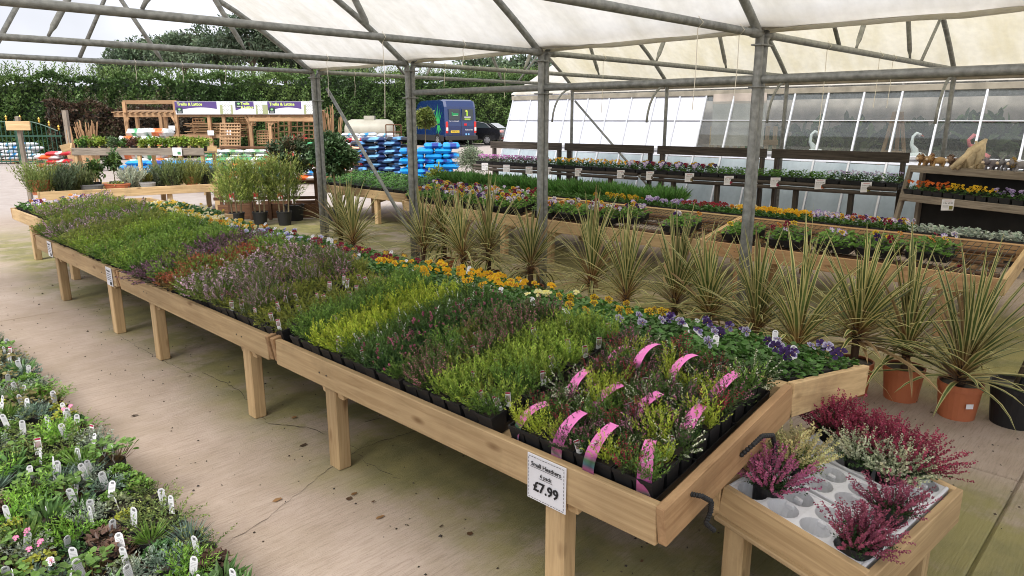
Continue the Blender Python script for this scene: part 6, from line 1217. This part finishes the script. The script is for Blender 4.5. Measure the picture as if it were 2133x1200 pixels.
# ---- van
def extr(prof, w_, col, mb, rnd_=.06):
    """side profile (x,z) extruded across y with softened shoulders"""
    n_ = len(prof); cx_ = sum(p[0] for p in prof)/n_; cz = sum(p[1] for p in prof)/n_; rows = []
    for yy, s_ in ((-w_/2, .93), (-w_/2+rnd_, 1), (w_/2-rnd_, 1), (w_/2, .93)):
        rows.append([(cx_+(x-cx_)*(1-(1-s_)*.4), yy, cz+(z-cz)*(1-(1-s_)*.6)) for x, z in prof])
    V = sum(rows, []); F = [(r*n_+k, r*n_+(k+1) % n_, (r+1)*n_+(k+1) % n_, (r+1)*n_+k) for r in range(3) for k in range(n_)]+[tuple(range(n_-1, -1, -1)), tuple(3*n_+k for k in range(n_))]; mb.add(V, F, col)
def wheel(par, x, y, z, r, w_, sgn):
    b_ = MB(); n_ = 22
    def ring(rr, yy): return [(x+rr*math.cos(t), yy, z+rr*math.sin(t)) for t in np.linspace(0, 6.283, n_, endpoint=False)]
    R = [ring(r*.62, y-w_/2), ring(r*.95, y-w_/2), ring(r, y-w_/3), ring(r, y+w_/3), ring(r*.95, y+w_/2), ring(r*.62, y+w_/2)]
    b_.add(sum(R, []), [(i*n_+j, i*n_+(j+1) % n_, (i+1)*n_+(j+1) % n_, (i+1)*n_+j) for i in range(5) for j in range(n_)]); ty = b_.build('wheel', 'tyre', par, smooth=False)
    b_ = MB(); yo = y+sgn*w_*.46
    for k in range(6):
        a = k*math.pi/3; b_.add([(x+r*.12*math.cos(a+q), yo+sgn*.01, z+r*.12*math.sin(a+q)) for q in (-1.2, 1.2)]+[(x+r*.6*math.cos(a+q), yo, z+r*.6*math.sin(a+q)) for q in (.3, -.3)], [(0, 1, 2, 3)])
    b_.add(ring(r*.64, yo-sgn*.005)+ring(r*.55, yo), [(j, (j+1) % n_, n_+(j+1) % n_, n_+j) for j in range(n_)]); b_.add(ring(r*.16, yo+sgn*.012), [tuple(range(n_))]); b_.build('rim', 'alloy', ty)
def ground_pt(px, py): return at(px, py, 0)
VR = ground_pt(930, 302); VD = 44.
# local frame: +x forward, y left; rear at x=0
pr_ = bg0(960, 42.5); van_rz = BZ+math.radians(180)-math.radians(58); v = thing('delivery_van', 'dark blue high roof van with green grass emblem seen from behind', 'van', pr_, van_rz)
NAVY = (.008, .026, .105); b_ = MB(); prof = [(0.02, .55), (-.02, 1.2), (.06, 2.3), (.2, 2.62), (.5, 2.7), (3.3, 2.68), (3.75, 2.5), (4.5, 1.5), (5.25, 1.25), (5.45, .95), (5.45, .55)]
extr(prof, 2.05, NAVY, b_, .14); b_.build('body', 'car_paint', v)
b_ = MB(); b_.box((-.06, 0, .52), (.2, 2.07, .26), ch=.03); b_.box((5.38, 0, .5), (.3, 2.07, .35), ch=.03); b_.build('bumper', 'black_trim', v)
for sy in (-1, 1): b_ = MB(); b_.box((2.75, sy*1.02, .5), (5.0, .04, .34), ch=.01); b_.build('side_trim', 'black_trim', v)
for x in (.95, 4.55):
    for sy in (-1, 1): wheel(v, x, sy*.98, .38, .38, .22, sy)
for sy in (-1, 1):
    b_ = MB(); b_.box((-.03, sy*.93, 1.12), (.07, .14, .66), ch=.02, col=(.55, .02, .02)); b_.box((-.055, sy*.93, 1.02), (.05, .12, .2), ch=.01, col=(.7, .68, .66)); b_.build('tail_light', 'car_paint', v)
    b_ = MB(); b_.box((-.012, sy*.44, 1.85), (.03, .72, .62), ch=.04); b_.build('rear_window', 'car_glass', v)
    b_ = MB(); b_.beam((4.2, sy*.99, 2.0), (3.5, sy*1.0, 2.0), .02, .5); b_.build('cab_window', 'car_glass', v)
b_ = MB(); b_.box((-.028, 0, 1.4), (.012, .012, 1.7), ch=.002); b_.build('door_gap', 'ink', v)
b_ = MB(); b_.box((-.05, .42, .88), (.02, .56, .13), ch=.004); b_.build('number_plate', 'yellow_plate', v)
RV = (math.radians(90), 0, math.radians(-90)); text('YN65 YLS', .1, 'ink', v, (-.063, .42, .88), RV, 'plate_lettering')
text('Tel: 01142 466009', .085, 'white_paint', v, (-.045, .47, 1.47), RV, 'door_lettering'); text('Follow Us!', .12, 'white_paint', v, (-.045, -.5, .98), RV, 'door_lettering')
b_ = MB()
b_.box((-.035, .36, 1.87), (.02, .36, .1), ch=.004, col=(.02, .25, .09)); b_.box((-.04, .36, 1.80), (.02, .32, .035), ch=.003, col=(.25, .45, .27)); b_.box((-.036, .58, 1.88), (.02, .05, .2), ch=.02, col=(.03, .3, .1))
b_.box((-.035, -.42, 1.58), (.02, .38, .09), ch=.004, col=(.3, .42, .06)); b_.box((-.037, -.42, 1.70), (.02, .42, .06), ch=.004, col=(.5, .5, .55)); b_.box((-.036, -.40, 1.92), (.02, .08, .3), ch=.01, col=(.35, .6, .05)); b_.box((-.036, -.35, 2.05), (.02, .1, .12), ch=.01, col=(.6, .6, .1))
for y in (-.32, -.48): b_.box((-.04, y, .72), (.02, .1, .1), ch=.003, col=(.2, .45, .75))
b_.box((-.035, -.28, 1.28), (.02, .18, .12), ch=.01, col=(.55, .02, .03)); b_.build('emblem', 'mixed', v)
b_ = MB(); sy = 1.036
for x0, ht, ln, up in ((.95, .95, -.25, 1), (.9, 1.15, -.02, 1), (.85, .9, .2, 1), (1., .7, -.42, 1), (.8, .7, .4, 1), (.95, .5, -.2, -1), (.9, .65, 0, -1), (.85, .5, .2, -1), (.8, .4, .32, -1)):
    zb = 1.32 if up > 0 else 1.26; P = [(x0-.05, zb), (x0+.05, zb), (x0+.04-ln*.5, zb+up*ht*.55), (x0-ln, zb+up*ht), (x0-.05-ln*.4, zb+up*ht*.5)]; b_.add([(x, sy, z) for x, z in P], [(0, 1, 2, 3, 4)], (.04, .38, .10))
b_.build('grass_emblem', 'mixed', v)
# ---- black car
pc0 = bg0(1026, 46); c_ = thing('parked_car', 'black hatchback saloon parked right of the blue van', 'car', pc0, BZ+math.radians(180)-math.radians(24)); KB = (.008, .008, .009)
b_ = MB(); extr([(-.9, .3), (-1.0, .62), (-.92, .98), (-.3, 1.06), (2.2, .98), (3.2, .86), (3.45, .6), (3.4, .3)], 1.82, KB, b_, .15); b_.build('body', 'car_paint', c_)
b_ = MB(); extr([(-.65, 1.0), (-.1, 1.32), (.6, 1.47), (1.3, 1.46), (1.9, 1.22), (2.35, .98)], 1.5, KB, b_, .18); b_.build('cabin', 'car_paint', c_)
for sy in (-1, 1):
    b_ = MB(); P = [(-.2, 1.06), (1.95, 1.04), (1.35, 1.38), (.6, 1.4), (.1, 1.3)]; b_.add([(x, sy*(.79 if z < 1.2 else .755), z) for x, z in P], [(0, 1, 2, 3, 4)]); b_.build('side_window', 'car_glass', c_)
    b_ = MB(); b_.tube([(-.22, sy*.80, 1.07), (.1, sy*.775, 1.33), (.6, sy*.765, 1.42), (1.35, sy*.765, 1.4), (1.95, sy*.79, 1.06)], .012, 5); b_.build('window_trim', 'alu', c_)
    b_ = MB(); b_.box((-.93, sy*.66, .84), (.14, .4, .15), ch=.03, col=(.6, .3, .28)); b_.build('tail_light', 'car_paint', c_)
    for x in (-.05, 2.55): wheel(c_, x, sy*.83, .32, .32, .2, sy)
b_ = MB(); b_.add([(-.66, -.6, 1.04), (-.66, .6, 1.04), (-.12, .56, 1.345), (-.12, -.56, 1.345)], [(0, 1, 2, 3)]); b_.build('rear_window', 'alu', c_)
b_ = MB(); b_.box((-1.0, 0, .42), (.06, 1.3, .1), ch=.01, col=(.3, .02, .02)); b_.build('reflector', 'car_paint', c_)
# ================================================================== HEDGES AND TREES
def hedge(name, lb, cat, P0, P1, h0, h1, th, n, L, cols, shoots=0, wob=.25, zb=0.):
    P0, P1 = np.array(P0), np.array(P1); d = P1-P0; LL = np.linalg.norm(d[:2]); d = d/LL; nn_ = np.array([-d[1], d[0], 0]); nn_ = nn_ if nn_ @ FH < 0 else -nn_      # towards the camera
    t2 = thing(name, lb, cat, (*((P0+P1)/2)[:2], 0)); of = -np.array([*((P0+P1)/2)[:2], 0])
    k = 60; b_ = MB(); V = []
    for i in range(k+1):
        u = i/k; p = P0+d*LL*u; h = h0+(h1-h0)*u+wob*.5*math.sin(i*1.3)-.25
        for off_, z in ((th*.35, 0), (th*.42, h*.5), (th*.2, h*.93), (0, h), (-th*.4, h*.9), (-th*.5, 0)): q = p+nn_*off_; V.append((q[0], q[1], z+zb))
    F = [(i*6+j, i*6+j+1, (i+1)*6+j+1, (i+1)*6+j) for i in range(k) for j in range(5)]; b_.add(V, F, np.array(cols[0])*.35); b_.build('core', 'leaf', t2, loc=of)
    u = rng.uniform(0, 1, n); hh = h0+(h1-h0)*u; ph = np.sin(u*LL*1.7)+np.sin(u*LL*4.1+1); a = rng.uniform(0, 1, n)**.9; z = a*hh*(1+.02*ph); off_ = th*.5*(1-.35*a**3)+.12*np.sin(u*LL*2.3+z*3)+.12*np.sin(u*LL*5.7-z*4.3)+rng.normal(0, .09, n); top = rng.uniform(0, 1, n) < .22; off_[top] = rng.uniform(-.4, .5, top.sum())*th; z[top] = (hh+.12*ph)[top]
    P = P0+d*(LL*u)[:, None]+nn_*off_[:, None]; P[:, 2] = z+zb; D = unit(nn_*.5+rng.normal(size=(n, 3))*.7+np.array([0, 0, .35])); cl_ = (np.sin(u*LL*.9)+np.sin(z*2.1+u*LL*.5)+rng.normal(0, .6, n)); ci = np.clip(((cl_+2)/4*len(cols)).astype(int), 0, len(cols)-1)
    C = np.array(cols)[ci]*rng.uniform(.65, 1.35, (n, 1)); f = MB(); leaves(f, P+of, D, L*rng.uniform(.6, 1.3, n), L*.55, C)
    f.build('foliage', 'leaf', t2)
    if shoots:
        f = MB(); us = rng.uniform(0, 1, shoots); B = P0+d*(LL*us)[:, None]+nn_*rng.uniform(-.4, .4, shoots)[:, None]*th; B[:, 2] = (h0+(h1-h0)*us)+zb-.1; Ds = unit(np.array([0, 0, 1.])+rng.normal(0, .16, (shoots, 3))); Ls = rng.uniform(.25, .95, shoots); needles(f, B+of, Ds, Ls, 9, .15, .06, cols[-1], ang=.8); f.build('shoots', 'leaf', t2, kind='stuff')
HC = [(.055, .105, .03), (.08, .15, .038), (.105, .185, .048), (.15, .23, .065)]
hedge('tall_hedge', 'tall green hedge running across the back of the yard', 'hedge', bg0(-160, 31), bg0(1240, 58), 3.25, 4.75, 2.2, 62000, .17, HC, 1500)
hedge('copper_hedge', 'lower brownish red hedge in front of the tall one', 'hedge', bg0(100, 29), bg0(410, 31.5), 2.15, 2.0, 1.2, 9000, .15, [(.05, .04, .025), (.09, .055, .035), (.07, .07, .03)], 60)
def tree(px, d, ztop, rx, rz, lb, cols, n=5200, lean=0, L=.42, trunk=.3, grp='trees beyond the hedge'):
    p = bg0(px, d); t2 = thing('broadleaf_tree', lb, 'tree', p, BZ, grp); zc = ztop-rz
    b_ = MB(); b_.tube([(0, 0, 0), (lean*.4, 0, zc*.5), (lean, 0, zc)], trunk, 8, trunk*.5, col=(.07, .06, .045)); b_.build('trunk', 'bark', t2)
    for k in range(9): a = k*.7; b_ = MB(); b_.tube([(lean*.7, 0, zc*.72), (rx*.35*math.cos(a), rx*.3*math.sin(a), zc), (rx*.75*math.cos(a), rx*.6*math.sin(a), zc+rz*rnd(-.1, .7))], trunk*.45, 6, .03, col=(.07, .06, .045)); b_.build('limb', 'bark', t2)
    crown(rx, rx*.8, rz, n, L, L*.5, cols, 34, (lean, 0, zc), .45, False, .35, .33).build('crown', 'leaf', t2)
TCOL = [(.085, .125, .07), (.105, .15, .085), (.08, .115, .07), (.12, .165, .095)]
def zt(px, py, d): return bgp(px, py, d)[2]
for px, py, d, rx, rz, lb in [(262, 112, 78, 2.8, 2.6, 'leftmost low tree above the hedge'), (320, 78, 80, 4.2, 3.4, 'tree second from the left beyond the hedge'), (395, 62, 78, 4.4, 3.8, 'rounded tree left of the tallest one'), (470, 52, 76, 4.6, 4.2, 'tall tree near the middle of the left group'), (535, 38, 74, 4.4, 4.8, 'tallest tree of the left group, behind the roof edge'), (600, 78, 78, 3.6, 3.8, 'tree at the right side of the left group'), (680, 120, 80, 3.4, 2.6, 'low tree behind the far grey post'), (745, 128, 82, 3.2, 2.4, 'low tree between the two far posts'), (1010, 98, 60, 3.0, 2.6, 'thin crowned tree above the black car'), (1085, 118, 62, 2.4, 1.8, 'small tree right of the thin crowned one'), (1165, 138, 60, 1.6, 1.5, 'small tree behind the greenhouse corner')]:
    tree(px, d, zt(px, py-10, d), rx, min(rz, 2.5)*.98, lb, TCOL, 4800 if px < 900 else 2600)
# ================================================================== INSIDE THE GREENHOUSE
def swan(px, py, lb):
    p = atx(px, py, 12.35); t2 = thing('swan_ornament', lb, 'ornament', (p[0], p[1], p[2]-.32), BZ, 'white swan ornaments in the greenhouse'); b_ = MB()
    b_.tube([(.02, 0, .05), (.0, 0, .16), (-.06, 0, .24), (-.05, 0, .36), (.0, 0, .41), (.06, 0, .38)], [.06, .05, .028, .022, .024, .03], 9); b_.build('neck', 'white_paint', t2, smooth=True); b_ = MB(); b_.lathe([(.01, -.08), (.09, -.04), (.11, .02), (.07, .08), (.01, .1)], 12, (.04, 0, .03), sx=1.5); b_.build('body', 'white_paint', t2, smooth=True); b_ = MB(); b_.tube([(.07, 0, .38), (.12, 0, .36)], .014, 6, .003); b_.build('beak', 'orange_plastic', t2)
    b_ = MB(); b_.box((0.03, 0, -.2), (.3, .3, .3)); b_.build('plinth', 'white_paint', t2)
swan(1696, 285, 'white swan neck ornament behind the left clear panes'); swan(1908, 290, 'white swan neck ornament behind the right clear panes')
p = atx(2030, 292, 12.3); t2 = thing('flamingo_ornament', 'pink flamingo ornament behind the driftwood', 'ornament', (p[0], p[1], p[2]-.3), BZ); b_ = MB(); b_.tube([(.1, 0, .1), (.04, 0, .2), (-.06, 0, .22), (-.09, 0, .3), (-.02, 0, .37), (.05, 0, .34)], [.05, .04, .03, .025, .03, .025], 9); b_.build('neck', 'pink_paint', t2, smooth=True); b_ = MB(); b_.lathe([(.01, -.06), (.08, -.03), (.1, .02), (.01, .09)], 12, (.12, 0, .06), sx=1.4); b_.build('body', 'pink_paint', t2, smooth=True)
b_ = MB(); b_.tube([(.1, 0, .05), (.1, 0, -.9)], .012, 6); b_.build('leg', 'pink_paint', t2)
p = atx(1862, 305, 13.); t2 = thing('wooden_obelisk', 'brown wooden plant obelisk inside the greenhouse', 'obelisk', (p[0], p[1], 0), BZ)
for x, y in ((-.25, -.25), (.25, -.25), (.25, .25), (-.25, .25)): b_ = MB(); b_.beam((x, y, 0), (x*.15, y*.15, 1.75), .05, .05); b_.build('leg', 'sawn_pine', t2)
for z in (.3, .7, 1.1): 
    for a, c in (((-1, -1), (1, -1)), ((-1, 1), (1, 1))): r_ = .25*(1-.85*z/1.75); b_ = MB(); b_.beam((a[0]*r_, a[1]*r_, z), (c[0]*r_, c[1]*r_, z), .03, .04); b_.build('bar', 'sawn_pine', t2)
p = atx(1548, 290, 12.9); t2 = thing('picket_stand', 'pale picket display stand inside the greenhouse', 'display stand', (p[0], p[1], 0), BZ)
for k in range(9): b_ = MB(); b_.box((-.6+k*.15, 0, .75), (.08, .02, 1.5)); b_.build('picket', 'new_pine', t2)
for z in (.9, 1.2): b_ = MB(); b_.beam((-.65, -.03, z), (.65, -.03, z), .03, .1); b_.build('rail', 'new_pine', t2)
for k, (px, X, h, col, lb) in enumerate([(1620, 14., 1.5, (.05, .09, .03), 'green'), (1690, 14.5, 1.7, (.06, .10, .03), 'dark green'), (1765, 14., 1.5, (.07, .10, .03), 'mid green'), (1830, 14.6, 1.6, (.045, .08, .03), 'deep green'), (1930, 14.2, 1.55, (.06, .09, .03), 'olive green'), (2000, 14.3, 1.6, (.05, .09, .03), 'leafy green'), (2085, 14., 1.7, (.06, .10, .03), 'tall green'), (2140, 14.5, 1.5, (.07, .08, .04), 'brownish green')]):
    p = atx(px, 300, X); t2 = thing('greenhouse_plant', f'{lb} houseplant inside the greenhouse, {ORD[k]} from the left', 'plant', (p[0], p[1], 0), 0, 'plants inside the greenhouse'); round_pot(.2, .3, (.3, .12, .06)).build('pot', 'mixed', t2); b_ = MB(); b_.tube([(0, 0, .25), (0, 0, h*.7)], .02, 6, col=(.1, .08, .05)); b_.build('stem', 'bark', t2)
    f = crown(.65, .65, h*.42, 520, .3, .13, [col, tuple(np.array(col)*1.5), tuple(np.array(col)*.6)], 16, (0, 0, h*.58), .3, True, csz=.45); f.build('foliage', 'leaf', t2)
